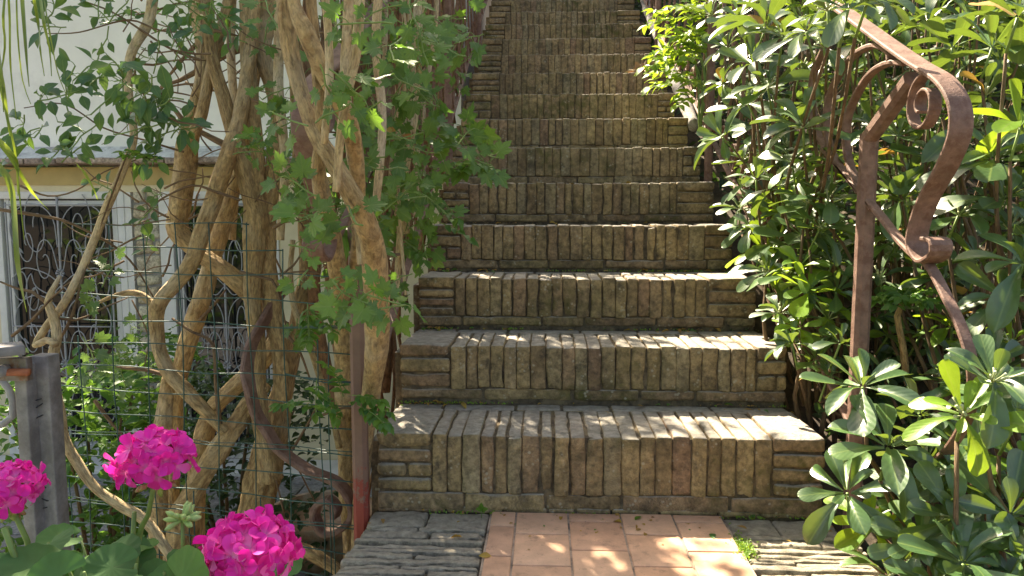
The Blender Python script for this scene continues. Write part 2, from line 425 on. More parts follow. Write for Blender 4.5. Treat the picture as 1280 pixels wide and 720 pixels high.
def whorl(mb, c, axis, n=11, L=.075, tm=SP, lo=25, hi=100, mat=0, start=.008):
    Fm = frame(axis, (1, .3, 0)); a0 = random.uniform(0, 6.28)
    for i in range(n):
        a = a0 + i * 2.4; t = (i + .5) / n; el = R(lo + (hi - lo) * t + random.uniform(-10, 10))
        d = Fm[:, 1] * math.cos(el) + (Fm[:, 0] * math.cos(a) + Fm[:, 2] * math.sin(a)) * math.sin(el)
        l = L * (.6 + .5 * t) * random.uniform(.8, 1.15)
        up = Fm[:, 1] + rng.normal(size=3) * .18
        if random.random() < .12: l *= .6
        leaf(mb, random.choice(tm), np.array(c) + d * start, d, up, l, 2 if random.random() < .007 else mat, random.uniform(.8, 1.2))

def lobed_spray(mb, st, c, n, rad, s, tm=LB, face=(0, -.7, .7), mat=0):
    """a twig end with leaves held towards the light"""
    c = np.array(c, float); d = rng.normal(size=3) * (1, .5, .8); d /= np.linalg.norm(d); gap = rad * 2.6 / n
    nt_ = 1 + (n > 7) + (n > 13); per = max(2, n // nt_); gap = min(.03, rad * 2.2 / per)
    for b in range(nt_):
        if b: d = rng.normal(size=3) * (1, .5, .8); d /= np.linalg.norm(d)
        q = c - d * gap * per * (.5 if b == 0 else .1) + rng.normal(size=3) * rad * .25; pts = [q.copy()]
        for i in range(per):
            q = q + d * gap; d = d + rng.normal(size=3) * .22; d /= np.linalg.norm(d); pts.append(q.copy())
            sd = np.cross(d, (0, -1, .2)) * (1 if i % 2 else -1); sd /= np.linalg.norm(sd) + 1e-6
            ld = sd + d * .6 + np.array([0, -.25, -.2]) + rng.normal(size=3) * .3; ld /= np.linalg.norm(ld); l = s * random.uniform(.6, 1.2)
            p = q + ld * l * .35; tube(mb, [q, (q + p) / 2 + (0, 0, .002), p], [.001, .0008, .0007], 4, .05, cap=False, mat=2)
            leaf(mb, random.choice(tm), p, ld, np.array(face) + rng.normal(size=3) * .4, l, mat)
        tube(mb, pts, [.0016] * len(pts), 5, .03, cap=False, mat=2)

def pinnate(mb, st, base, d, n=6, L=.035, tm=OV, mat=0, gap=.022):
    d = np.array(d, float); d /= np.linalg.norm(d); side = np.cross(d, (0, 0, 1)); side /= np.linalg.norm(side) + 1e-6
    p = np.array(base, float)
    pts = [p.copy()]
    for i in range(n):
        p = p + d * gap; d = d + np.array([0, 0, -.08]); d /= np.linalg.norm(d); pts.append(p.copy())
        for sg in (-1, 1):
            leaf(mb, random.choice(tm), p, side * sg + d * .5 + rng.normal(size=3) * .15, (0, -.4, 1) + rng.normal(size=3) * .25, L * random.uniform(.8, 1.15), mat)
    leaf(mb, random.choice(tm), p, d, (0, -.3, 1), L * 1.1, mat)
    tube(mb, pts, [.0014] * len(pts), 4, .05, cap=False, mat=2)

# ------------------------------------------------------------------ staircase
XL, XR = -.415, .69; Y0 = 1.77; TR = .315; RI = .168; Z1 = .2; NST = 19
def top(i): return Z1 + (i - 1) * RI          # tread height of step i
def fy(i): return Y0 + (i - 1) * TR
stairs = empty('brick_staircase', ((XL+XR)/2, Y0, 0), 'long flight of worn brown brick steps rising away between two iron railings', 'staircase')
for i in range(1, NST + 1):
    mb = MB(); z1 = top(i); z0 = z1 - (Z1 if i == 1 else RI); y = fy(i); near = i <= 5
    sg = (1, 5, 5) if i <= 2 else ((0, 3, 3) if near else (0, 1, 1))
    xl = XL + random.uniform(-.006, .006); xr = XR + random.uniform(-.008, .008)
    hb = .038 if i > 1 else .048                         # course of stretchers at the foot of the riser
    box(mb, xl + .008, xr - .008, y + .010, y + TR + .02, z0 - .3, z1 - .009, 1)
    # stretchers
    x = xl
    while x < xr - .02:
        L = random.uniform(.13, .27); x2 = min(x + L, xr)
        if xr - x2 < .07: x2 = xr
        rbrick(mb, ((x+x2)/2, y + .05 + random.uniform(.002, .008), z0 + hb/2 + .003), (x2-x-.005, .10, hb - .004 + random.uniform(-.004, .002)), .007, .0022, (6 if near else 1, 1, 1), chip=.012 if near else 0)
        x = x2
    if i == 1:
        x = xl
        while x < xr: 
            L = random.uniform(.06, .2); x2 = min(x + L, xr)
            if xr - x2 < .05: x2 = xr
            rbrick(mb, ((x+x2)/2, y + .055, z0 + .004), (x2-x-.004, .1, .016), .006, .003, (4, 0, 1)); x = x2
    zb = z0 + hb + .002; H = z1 - zb
    # blocks at both ends: a broad slab on top, two or three bricks under it
    wl = random.uniform(.125, .155) if i == 1 else random.uniform(.09, .17); wr = random.uniform(.11, .145) if i == 1 else random.uniform(.08, .17)
    for sx, (a, b) in ((0, (xl, xl + wl)), (1, (xr - wr, xr))):
        hs = .036
        rbrick(mb, ((a+b)/2, y + .125 + random.uniform(-.004, .003), z1 - hs/2), (b-a-.004, .25, hs), .008, .002, (5 if near else 1, 6 if near else 1, 1), chip=.012 if near else 0)
        nr = 3 if i == 1 else (2 if random.random() < .7 else 3); hh = (H - hs - .003) / nr; zz = zb
        for k in range(nr):
            if random.random() < .3:
                c = a + (b - a) * random.uniform(.45, .65); spl = [(a, c), (c, b)]
            else: spl = [(a, b)]
            for (p, q) in spl:
                rbrick(mb, ((p+q)/2, y + .051 + random.uniform(-.002, .004), zz + hh/2), (q-p-.005, .10, hh - .005), .008, .0025, (4 if near else 1, 0, 2 if near else 0), chip=.012 if near else 0)
            zz += hh
    # soldiers: bricks on edge forming nosing and tread
    x = xl + wl
    while x < xr - wr - .01:
        w = random.uniform(.033, .046); x2 = min(x + w, xr - wr)
        if xr - wr - x2 < .02: x2 = xr - wr
        g = random.choice([.0, .0, .0008, .0012, .002, .003, .006])
        hgt = H - random.uniform(0, .003); yo = random.uniform(-.004, .006)
        rot = Matrix.Rotation(random.uniform(-.012, .012), 3, 'Y') @ Matrix.Rotation(random.uniform(-.015, .015), 3, 'X')
        rbrick(mb, ((x+x2)/2, y + .125 + yo, zb + hgt/2 - .001 + random.uniform(-.003, .0015)), (x2-x-g, .25, hgt), .0055, .0027, sg, rot=rot, chip=.014 if near else .0)
        x = x2
    # strip at the back of the tread
    x = xl
    while x < xr:
        L = random.uniform(.12, .3); x2 = min(x + L, xr)
        if xr - x2 < .08: x2 = xr
        rbrick(mb, ((x+x2)/2, y + .285, z1 - .022 - random.uniform(0, .004)), (x2-x-.005, .062, .036), .007, .002, (4 if near else 1, 1, 0)); x = x2
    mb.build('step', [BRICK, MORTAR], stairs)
# side wall of the flight, down to the terrace
mb = MB()
for i in range(1, NST + 1):
    y = fy(i); box(mb, XL - .02, XL + .06, y + .03, y + TR + .03, -1.2, top(i) - .03)
mb.build('side_wall', [mat_stone('side_brick', [(.2,.13,.07), (.26,.18,.1)], (.25,.24,.2))], stairs)

# ------------------------------------------------------------------ landing
LZ = 0.0
mb = MB()
box(mb, -.425, .70, -1.2, 1.80, -1.2, -.012, 0)
tag(mb.build('landing_base', [MORTAR]), kind='structure')
mb = MB()
def slatefield(x0, x1):
    y = 1.772
    first = True
    while y > .45:
        d = .095 if first else random.choice([.022, .028, .034, .04]); first = False
        a = x0 + random.uniform(-.012, .006) * (1 if x0 < 0 else 0); e = x1 + (random.uniform(-.006, .012) if x1 > .5 else 0)
        cuts = [a, e]
        if random.random() < .5: cuts.insert(1, a + (e - a) * random.uniform(.3, .7))
        for p, q in zip(cuts[:-1], cuts[1:]):
            rbrick(mb, ((p+q)/2, y - d/2, -.03 + random.uniform(-.005, .004)), (q-p-.004, d-.005, .06), .006, .0045, (14, 3 if d > .05 else 1, 0), ns=22, chip=.02)
        y -= d
slatefield(-.43, -.132); slatefield(.437, .705)
tag(mb.build('slate_edging', [SLATE]), kind='structure')
mb = MB(); tw = .127; x = -.128; c = 0
while x < .434:
    x2 = x + (.062 if c == 0 else tw); x2 = min(x2, .434)
    y = 1.768; k = 0; off = [.0, .0, .045, .0, .085, .03][c % 6]
    first = [.085, .125, .05, .12, .045, .06][c % 6]
    while y > .3:
        d = first if k == 0 else .155; rbrick(mb, ((x+x2)/2, y - d/2, -.004 + random.uniform(-.0008, .0008)), (x2-x-.0045, d-.0045, .02), .0025, 0, (0, 0, 0)); y -= d; k += 1
    x = x2; c += 1
tag(mb.build('terracotta_paving', [TILE]), kind='structure')
mb = MB(); box(mb, -.131, .437, .3, 1.77, -.02, .0025); tag(mb.build('paving_joints', [GROUT]), kind='structure')

# ------------------------------------------------------------------ grounds
def sheet(name, x0, x1, y0, y1, fz, nx, ny, mat):
    V = []; Fc = []
    for j in range(ny + 1):
        for i in range(nx + 1):
            x = x0 + (x1-x0)*i/nx; y = y0 + (y1-y0)*j/ny; V.append((x, y, fz(x, y)))
    for j in range(ny):
        for i in range(nx): a = j*(nx+1)+i; Fc.append((a, a+1, a+nx+2, a+nx+1))
    mb = MB(); mb.add(V, Fc); return tag(mb.build(name, [mat]), kind='structure')
sheet('ground', -150, 150, -150, 150, lambda x, y: -1.6, 8, 8, SOIL)
def slope(x, y):
    b = -.1 if y < 1.6 else -.1 + (y - 1.6) * .50
    return b + max(0, x - .9) * .12 + mnoise.noise(Vector((x*6, y*6, 0))) * .03
sheet('garden_slope', .70, 7, -2, 12, slope, 60, 130, SOIL)
sheet('hillside', -9, 9, 7.7, 25, lambda x, y: 3.0 + (y - 7.7) * .45, 20, 20, SOIL)
# terrace of the house
mb = MB(); TZ = -1.17
random.seed(11)
for j in range(22):
    y = 5.2 - j * .3; x = -6.0 + random.uniform(0, .3)
    while x < -.45:
        w = random.uniform(.28, .5); x2 = min(x + w, -.44)
        rbrick(mb, ((x+x2)/2, y, TZ - .03), (x2-x-.012, .288, .06), .008, .002, (3, 2, 0)); x = x2
box(mb, -6, -.44, -1.6, 5.4, TZ - .3, TZ - .012, 1)
tag(mb.build('terrace_paving', [PAVE, GREYMORTAR]), kind='structure')

# ------------------------------------------------------------------ house
HY = 5.5
house = empty('house', (-2.2, HY, TZ), 'white rendered house with ochre beam, tiled ledge and two grilled glass doors', 'house')
def hz(py, px=200): return P(px, py, HY)[2]
def hx(px, py=400): return P(px, py, HY)[0]
zl, zo, zt, zb_ = hz(203), hz(209), hz(238), hz(592)
mb = MB(); box(mb, -6.5, -.62, HY + .06, HY + 4, zl - .1, 3.5)                 # upper wall, a little behind the ledge
mb.build('wall', [WALLW], house)
mb = MB(); box(mb, -6.5, -.62, HY - .02, HY + .3, hz(231), zo); mb.build('beam', [OCHRE], house)
mb = MB(); box(mb, -6.5, -.62, HY - .005, HY + .3, hz(240), hz(231)); mb.build('lintel', [CREAM], house)
mb = MB(); x = -6.4
while x < -.62:
    w = random.uniform(.2, .3); rbrick(mb, (x + w/2, HY - .0, zl + random.uniform(-.006, .008)), (w - .008, .34, .045), .01, .004, (5, 4, 0)); x += w
mb.build('ledge', [LEDGE], house)
# pale sill slope between ledge tiles and upper wall
mb = MB(); V = [(-6.5, HY - .12, zl + .02), (-.62, HY - .12, zl + .02), (-.62, HY + .07, zl + .13), (-6.5, HY + .07, zl + .13)]
mb.add(V, [(0, 1, 2, 3)], smooth=False); mb.build('ledge_slope', [mat_plain('weathered_render', (.6,.59,.58), .95, .2, 12, bstr=.4, col2=(.35,.33,.33), sc2=8)], house)
wx = [(-6.5, hx(-150)), (hx(163), hx(213)), (hx(352), -.62)]
for a_, b_ in (wx[0], wx[2], (hx(-150), hx(2))):
    mb = MB(); box(mb, a_, b_, HY + .002, HY + .3, TZ, hz(240)); mb.build('lower_wall', [CREAM], house)
# rubble pier between the doors
a, b = wx[1]; mb = MB(); box(mb, a, b, HY + .02, HY + .3, TZ, hz(240), 1)
box(mb, a, a + .05, HY - .004, HY + .3, TZ, hz(240), 2); box(mb, b - .05, b, HY - .004, HY + .3, TZ, hz(240), 2)
z = TZ + .05; random.seed(5)
while z < hz(245) - .04:
    h = random.uniform(.07, .16); x = a + .055
    while x < b - .06:
        w = random.uniform(.09, .17); x2 = min(x + w, b - .055)
        if b - .055 - x2 < .05: x2 = b - .055
        rot = Matrix.Rotation(random.uniform(-.12, .12), 3, 'Y')
        rbrick(mb, ((x+x2)/2, HY + .03, z + h/2), (x2-x-.012, .06, h-.014), .02, .01, (3, 0, 3), ns=14, rot=rot); x = x2
    z += h
mb.build('stone_pier', [RUBBLE, GREYMORTAR, ALU], house)

def spiral(cx, cz, r0, r1, a0, turns, n=26):
    return [(cx + (r0 + (r1-r0)*t) * math.cos(a0 + turns*2*math.pi*t), cz + (r0 + (r1-r0)*t) * math.sin(a0 + turns*2*math.pi*t)) for t in np.linspace(0, 1, n)]
def glazed_door(pa, pb, xbar):
    x0, x1 = hx(pa), hx(pb); zt_, z0 = hz(240) + .004, TZ + .03
    fr = MB(); w = .055
    box(fr, x0, x0 + w, HY - .01, HY + .07, z0, zt_, bev=.004); box(fr, x1 - w, x1, HY - .01, HY + .07, z0, zt_, bev=.004)
    box(fr, x0 + w, x1 - w, HY - .012, HY + .07, zt_ - w, zt_, bev=.004); box(fr, x0 + w, x1 - w, HY - .012, HY + .07, z0, z0 + .1, bev=.004)
    box(fr, x0 + w + .015, x0 + 2*w, HY + .012, HY + .06, z0 + .1, zt_ - w, bev=.004); box(fr, x1 - 2*w, x1 - w - .015, HY + .012, HY + .06, z0 + .1, zt_ - w, bev=.004)
    box(fr, x0 + 2*w, x1 - 2*w, HY + .014, HY + .06, zt_ - 2*w, zt_ - w - .012, bev=.004)
    wn = fr.build('window', [ALU], house)
    pn = MB(); box(pn, x0 + w, x1 - w, HY + .05, HY + .056, z0, zt_ - w); pn.build('pane', [GLASS], wn)
    # scrolled iron grille
    g = MB(); xb = hx(xbar); yg = HY - .03; A, Bx = x0 + 2*w, x1 - 2*w
    def crv(pts, r=.0042): tube(g, [(p[0], yg, p[1]) for p in pts], r, 6, .02)
    tube(g, [(xb, yg, z0 + .05), (xb, yg, zt_ - .03)], .009, 8, .1)
    for X in (A, Bx): tube(g, [(X, yg, z0 + .05), (X, yg, zt_ - .08)], .007, 6, .1)
    for Z in (z0 + .06, (z0 + zt_) / 2, zt_ - .1): tube(g, [(A, yg, Z), (Bx, yg, Z)], .006, 6, .2)
    hw = max(Bx - xb, xb - A)
    for Zc in (zt_ - .42, zt_ - 1.12, zt_ - 1.78):
        for sgn in (-1, 1):
            W = (Bx - xb) if sgn > 0 else (xb - A)
            def mir(pts): return [(xb + sgn * (p[0]) * W, Zc + p[1]) for p in pts]
            crv(mir([(0.04, .0)] + [(.5 + .44*math.cos(t), .13 + .2*math.sin(t)) for t in np.linspace(math.pi, -math.pi*.35, 22)] + spiral(.62, .03, .17, .02, -.2, -1.1)))
            crv(mir(spiral(.42, .15, .06, .26, 0, 1.2, 30)))
            crv(mir(spiral(.3, -.12, .05, .2, 1.0, 1.3, 30) + [(.06, -.16), (.02, -.2)]))
            crv(mir([(.03, -.28), (.3, -.2), (.7, -.16), (.95, -.24)] + spiral(.78, -.27, .17, .03, .2, -1.2)))
            crv(mir([(.03, -.3), (.22, -.36), (.5, -.3)] + spiral(.55, -.37, .17, .04, 1.4, -1.1)))
        for k in range(8):
            an = k * math.pi / 4; tube(g, [(xb + .012*math.cos(an), yg - .006, Zc - .2 + .012*math.sin(an)), (xb + .034*math.cos(an), yg - .01, Zc - .2 + .034*math.sin(an))], [.004, .011], 6, .01)
    gr = g.build('grille', [GRILLE], wn)
glazed_door(2, 163, 83); glazed_door(213, 352, 285)
mb = MB(); box(mb, hx(-150), -.62, HY - .32, HY - .01, TZ - .02, TZ + .03, bev=.006); mb.build('door_sill', [MARBLE], house)
mb = MB(); box(mb, hx(-150), -.62, HY - .30, HY - .02, TZ - .2, TZ - .02); mb.build('doorstep', [PAVE], house)

# ------------------------------------------------------------------ iron railings
def zy(px, py, X): p = PX(px, py, X); return (p[1], p[2])
XRr = .735; XLr = -.445
neck = [zy(x, y, XRr) for x, y in ((1075, 28), (1112, 55), (1148, 80), (1180, 100), (1198, 128), (1200, 165), (1185, 205), (1160, 250), (1148, 285), (1146, 308), (1158, 326), (1174, 318), (1175, 302), (1163, 298))]
lowR = [zy(x, y, XRr) for x, y in ((1152, 322), (1166, 338), (1184, 372), (1202, 410), (1214, 450), (1216, 490), (1206, 530), (1178, 570), (1140, 596), (1105, 606), (1085, 630), (1095, 650), (1118, 652), (1124, 636))]
_lp = [(362, 352), (347, 372), (332, 398), (315, 430), (309, 460), (312, 485), (320, 515), (335, 540), (350, 562), (385, 587), (420, 602), (437, 622), (441, 645), (425, 662), (405, 665), (394, 647), (397, 632), (410, 625), (421, 635), (418, 646)]
lowL = [tuple(P(x, y, 2.06 - .25 * min(1, k / 5))) for k, (x, y) in enumerate(_lp)]
arcs = [[(1133, 79), (1111, 79), (1089, 92), (1072, 117), (1060, 147), (1058, 180), (1066, 215), (1092, 262)],
        [(1114, 75), (1111, 64), (1092, 57), (1067, 70), (1047, 97), (1036, 125), (1034, 160), (1042, 195), (1075, 240)],
        [(1030, 62), (1018, 90), (1015, 115), (1018, 150), (1030, 185), (1060, 220), (1095, 262), (1125, 300), (1150, 325)]]
def railing(X, label, side):
    rt = empty('iron_railing', (X, Y0, 0), label, 'railing', 'pair of stair railings')
    def P3(q): return [(X, a, b) for a, b in q]
    hr = MB(); n0 = neck[0]; far = (7.6, n0[1] + (7.6 - n0[0]) * RI / TR)
    strap(hr, P3([far, (4.0, n0[1] + (4.0 - n0[0]) * RI / TR), (2.2, n0[1] + (2.2 - n0[0]) * RI / TR)] + neck), .042, .009); hr.build('handrail', [IRON], rt)
    # first post: rises plumb, then leans forward under the handrail
    pb, pt = zy(1080, 158, XRr), zy(1143, 90, XRr)
    ps = MB(); strap(ps, [(X, 1.735, -.35), (X, 1.735, .3), (X, 1.735, .6), (X, 1.735, pb[1] - .02)], .036, .036, .05)
    strap(ps, [(X, 1.735, pb[1] - .03), (X, pt[0] + .006, pt[1] - .012)], .035, .034, .3); po = ps.build('post', [IRONFOOT if side < 0 else IRON], rt)
    for (yy) in (3.30, 4.86, 6.4):
        pp = MB(); zb = Z1 + (yy - Y0) / TR * RI - .1; zt = n0[1] + (yy - n0[0]) * RI / TR
        strap(pp, [(X - side*.02, yy, zb - .3), (X - side*.02, yy, zt - .01)], .034, .034, .3); pp.build('post', [IRON], rt)
    sc = MB(); strap(sc, P3(lowR), .021, .008) if side > 0 else strap(sc, lowL, .038, .016, across=(.25, 1, 0)); sc.build('scroll', [IRON], rt)
    # inner curl in the neck
    cu = MB(); c0 = zy(1157, 131, XRr)
    sp = [(X, c0[0] + r*math.cos(t), c0[1] + r*math.sin(t)) for t, r in zip(np.linspace(2.4, -7.2, 40), np.linspace(.062, .016, 40))]
    strap(cu, sp, .024, .006); cu.build('scroll', [IRON], rt)
    for A in arcs:
        m = MB(); q = [zy(x, y, XRr) for x, y in A]; strap(m, P3(q), .02, .011); m.build('curved_bar', [IRON], rt)
    # bottom rail and the run of C-shaped bars with small scrolls up the flight
    br = MB(); a = (1.76, .10 + Z1 * .6); strap(br, [(X, a[0], a[1] + .02), (X, 7.6, a[1] + (7.6 - a[0]) * RI / TR)], .022, .012, .5); br.build('bottom_rail', [IRON], rt)
    y = 2.75
    while y < 7.4:
        zb = a[1] + (y - a[0]) * RI / TR; hgt = n0[1] - a[1] + (a[0] - n0[0]) * RI / TR - .02
        m = MB()
        pts = [(y + .20, hgt * .95 + .1), (y + .1, hgt + .02), (y - .02, hgt * .86), (y - .085, hgt * .6), (y - .08, hgt * .35), (y - .02, hgt * .15), (y + .06, hgt * .02 + .03)]
        strap(m, [(X, p[0], zb + p[1]) for p in pts], .012, .007, .04)
        cs = (y + .02, zb + .13)
        strap(m, [(X, cs[0] + r*math.cos(t), cs[1] + r*math.sin(t)) for t, r in zip(np.linspace(-1.6, 6.4, 26), np.linspace(.062, .014, 26))], .014, .007, .012)
        m.build('curved_bar', [IRON], rt); y += .17
    return rt
railing(XRr, 'brown iron handrail with open swan neck end among the spoon-leaved shrubs right of the steps', 1)
railing(XLr, 'brown iron railing with red-primed post foot buried in vine trunks left of the steps', -1)

# grey dead stem leaning along the right edge of the upper steps
mb = MB(); gt = empty('dead_stem', (P(862, 146, 3.7)), 'smooth grey bent stem lying along the right edge of the upper steps', 'stem')
tube(mb, [P(868, 158, 3.62), P(860, 140, 3.8), P(846, 108, 4.1), P(833, 66, 4.6), P(818, 34, 5.2), P(806, 0, 5.9), P(800, -40, 6.6)], [.028, .03, .028, .03, .03, .034, .03], 14, .04, ridge=.12, lump=.2)
mb.build('stem', [mat_bark('grey_bark', (.34,.32,.3), (.2,.18,.16), (.3,.28,.26), .4)], gt)

# ------------------------------------------------------------------ wire fence, gate and post
fence = empty('wire_fence', P(260, 500, 1.85), 'dark green welded wire mesh fence in front of the vine trunks', 'fence')
def fp(px, z):                       # fence runs from the stair post to the gate post, receding a little to the left
    t = (px - 70) / (455 - 70); Y = 1.90 + (1.725 - 1.90) * t; p = P(px, 400, Y); return np.array([p[0], Y, z])
mb = MB(); random.seed(3)
zt0 = .715; k = 0
z = zt0
while z > -.36:
    x1 = 315 if k == 0 else (356 if k == 1 else 453); x0 = 100 if k < 3 else 62
    pts = [fp(px, z + .004 * math.sin(px * .03 + k * 1.7) + random.uniform(-.0015, .0015)) for px in np.linspace(x0, x1, 9)]
    tube(mb, pts, .0016, 5, .06)
    if k in (4, 6, 8, 11): tube(mb, [p + np.array([0, -.004, random.uniform(-.006, .006)]) for p in pts[-3:]], .0016, 5, .06)
    if k in (9, 12): tube(mb, [p + np.array([0, -.004, .012 + random.uniform(-.004, .004)]) for p in pts], .0012, 5, .06)
    z -= .0625; k += 1
for j, px in enumerate([63, 99, 141, 184, 226, 268, 313, 356, 398, 410, 450]):
    zt = zt0 + .004 if px < 320 else (zt0 - .06 if px < 360 else zt0 - .27)
    if px < 100: zt = .42
    pts = [fp(px + 2 * math.sin(z_ * 9 + j), z_) + (0, -.003, 0) for z_ in np.linspace(zt, -.36, 8)]
    tube(mb, pts, .0016, 5, .06)
for px in (72, 150, 232, 318, 404):
    pts = [fp(px + 2 * math.sin(z_ * 7 + px), z_) + (0, .006, 0) for z_ in np.linspace(.02, -.36, 6)]; tube(mb, pts, .0016, 5, .06)
mb.build('wire_mesh', [WIRE], fence)
mb = MB()
for k in range(7):     # loops of tie wire round the gate post
    zc = .33 - .03 * k + random.uniform(-.01, .01) if k < 3 else .17 - .014 * k
    p = P(47, 500, 1.62); pts = []
    for t in np.linspace(0, 2*math.pi, 14): pts.append((p[0] + .036*math.cos(t) + random.uniform(-.004, .004), p[1] + .012 + .042*math.sin(t), zc + .02*math.sin(t + k) + random.uniform(-.004, .004)))
    tube(mb, pts, .0014, 5, .03)
mb.build('tie_wire', [mat_plain('black_wire', (.02,.02,.022), .5, .2, 30)], fence)

post = empty('gate_post', P(64, 700, 1.6), 'square grey weathered timber post at the left end of the wire fence', 'post')
mb = MB(); p = P(47, 445, 1.6)
rbrick(mb, (p[0], p[1] + .022, (p[2] - 1.2) / 2), (.046, .044, p[2] + 1.2), .004, .0012, (3, 1, 14), ns=9); mb.build('shaft', [WOOD], post)
gate = empty('garden_gate', P(15, 700, 1.58), 'grey wooden garden gate with bolt latch cut off by the left edge', 'gate')
mb = MB(); p2 = P(24, 445, 1.57)
rbrick(mb, (p2[0], p2[1] + .02, (p2[2] - 1.1) / 2 - .01), (.028, .045, p2[2] + 1.08), .003, .001, (1, 1, 12)); mb.build('stile', [WOOD], gate)
mb = MB(); q = P(44, 437, 1.56); q0 = P(-80, 424, 1.45); rbrick(mb, ((q[0]+q0[0])/2, (q[1]+q0[1])/2 - .0, q[2] + .006), (q[0]-q0[0], .07, .022), .004, .001, (5, 1, 0), rot=Matrix.Rotation(math.atan2(q[1]-q0[1], q[0]-q0[0]), 3, 'Z')); mb.build('top_rail', [mat_plain('pale_grey_timber', (.22,.21,.21), .8, .3, 20, bstr=.3)], gate)
mb = MB(); l0 = P(16, 462, 1.545); box(mb, l0[0] - .08, l0[0] + .032, l0[1], l0[1] + .02, l0[2] - .026, l0[2] + .026, bev=.003)
lt = mb.build('latch_plate', [mat_plain('rusty_steel', (.2,.17,.155), .6, .4, 25, .3, .3, col2=(.2,.09,.04), sc2=30)], gate)
mb = MB(); tube(mb, [l0 + (-.08, -.012, -.003), l0 + (.045, -.012, -.003)], .008, 10, .05); mb.build('bolt', [mat_plain('rust_bolt', (.4,.13,.06), .7, .3, 40)], lt)
mb = MB(); tube(mb, [l0 + (-.012, -.03, 0), l0 + (-.012, -.005, 0)], [.012, .014], 10, .02); mb.build('knob', [WOOD], lt)
mb = MB(); tube(mb, [P(-30, 470, 1.62), P(2, 475, 1.62), P(16, 500, 1.62), P(16, 520, 1.62), P(4, 530, 1.62), P(-30, 540, 1.62)], .008, 8, .02); mb.build('brace', [mat_plain('grey_tube', (.3,.3,.31), .5)], gate)

# ------------------------------------------------------------------ climbing vines (left)
random.seed(21); rng = np.random.default_rng(21)
def trunk(mb, pts, Y, dY=0.0, seg=22, ridge=.16, ws=1.0):
    n = len(pts); q = []; r = []
    for i, t in enumerate(pts):
        y = (Y[i] if hasattr(Y, '__len__') else Y + dY * i / max(1, n - 1)); p = P(t[0], t[1], y); q.append(p); r.append(t[2] / 2 * y / F * ws * 1.12)
    return tube(mb, q, r, seg, .014, ridge=ridge, lump=.12)
def twig(mb, pts, Y, w=3, dY=0, m=0):
    n = len(pts); q = [P(p[0], p[1], Y + dY * i / max(1, n-1)) for i, p in enumerate(pts)]
    r = [w * (1 - .55 * i / (n - 1)) / 2 * Y / F for i in range(n)]; tube(mb, q, r, 6, .02, ridge=.1, lump=.3)
    return q
GV = 'climbing vines left of the steps'
# V1: the forked golden trunk in the middle
v1 = empty('climbing_vine', P(320, 720, 2.0), 'thick golden trunk forking into three upright limbs in the middle of the vine thicket', 'vine', GV)
mb = MB()
trunk(mb, [(310, 800, 44), (312, 700, 42), (318, 645, 38), (330, 592, 40), (343, 535, 32), (353, 490, 24), (366, 435, 22), (380, 380, 23), (386, 335, 23), (384, 270, 22), (378, 200, 20), (372, 100, 18), (365, 0, 16), (360, -80, 15)], 2.05, .1, 30, .2)
trunk(mb, [(338, 600, 30), (333, 560, 22), (325, 520, 19), (322, 470, 18), (321, 430, 18), (316, 380, 18), (316, 340, 20), (319, 300, 26), (320, 270, 26), (314, 245, 20), (304, 205, 20), (292, 168, 16), (279, 120, 15), (268, 82, 14), (262, 40, 13), (255, -60, 12)], 1.98, -.05, 26)
trunk(mb, [(352, 500, 18), (350, 440, 18), (342, 400, 19), (336, 350, 20), (332, 300, 22), (330, 270, 26), (339, 235, 21), (347, 190, 22), (347, 150, 14), (339, 112, 13), (331, 80, 17), (328, 50, 21), (334, 20, 20), (336, -60, 18)], 2.0, -.02, 26, .1)
trunk(mb, [(324, 272, 20), (322, 235, 16), (322, 200, 15), (317, 150, 16), (314, 120, 16), (310, 75, 17), (310, 0, 16), (309, -80, 15)], 1.96, 0, 22, .1)
mb.build('trunk', [BARK], v1)
# V2: crossing trunk from upper left to the base
v2 = empty('climbing_vine', P(205, 720, 2.1), 'golden trunk rising from the left and bending over the one that crosses it', 'vine', GV)
mb = MB()
trunk(mb, [(282, 540, 12), (258, 515, 14), (235, 492, 16), (212, 466, 17), (199, 440, 15), (196, 412, 15), (195, 392, 17), (203, 373, 16), (223, 351, 17), (242, 322, 18), (253, 290, 18), (268, 245, 18), (287, 190, 19), (300, 145, 15), (309, 90, 14), (318, 20, 13), (322, -60, 12)], 1.92, 0, 24)
trunk(mb, [(196, 386, 10), (178, 369, 8), (160, 366, 7), (140, 371, 5), (120, 380, 3)], 1.92, 0, 10)
trunk(mb, [(212, 470, 14), (208, 500, 17), (204, 540, 20), (200, 600, 18), (196, 700, 20), (190, 800, 22)], 1.95, 0.05, 22, .2)
mb.build('trunk', [BARK], v2)
v3 = empty('climbing_vine', P(212, 720, 2.2), 'trunk slanting up to the right behind the crossed pair', 'vine', GV)
mb = MB()
trunk(mb, [(212, 800, 16), (212, 690, 16), (214, 620, 16), (217, 540, 19), (220, 490, 19), (230, 450, 19), (241, 410, 20), (253, 372, 20), (262, 335, 18), (276, 290, 18), (291, 240, 15), (303, 190, 14), (312, 130, 12), (330, 40, 10), (340, -50, 9)], 2.15, .0, 22)
mb.build('trunk', [BARK], v3)
v4 = empty('climbing_vine', P(240, 720, 2.0), 'heavy trunk kinked at the window and running down to the right under its neighbour', 'vine', GV)
mb = MB()
trunk(mb, [(345, 402, 12), (332, 388, 18), (310, 366, 20), (276, 336, 20), (244, 312, 19), (224, 290, 22), (224, 265, 22), (230, 215, 24), (234, 180, 23), (243, 140, 17), (252, 100, 15), (256, 60, 17), (252, 20, 21), (248, -60, 22)], 2.04, 0, 24, .2)
trunk(mb, [(232, 178, 14), (250, 150, 13), (260, 105, 12), (270, 62, 12), (283, 18, 13), (296, -60, 12)], 1.97, 0, 18, .08)
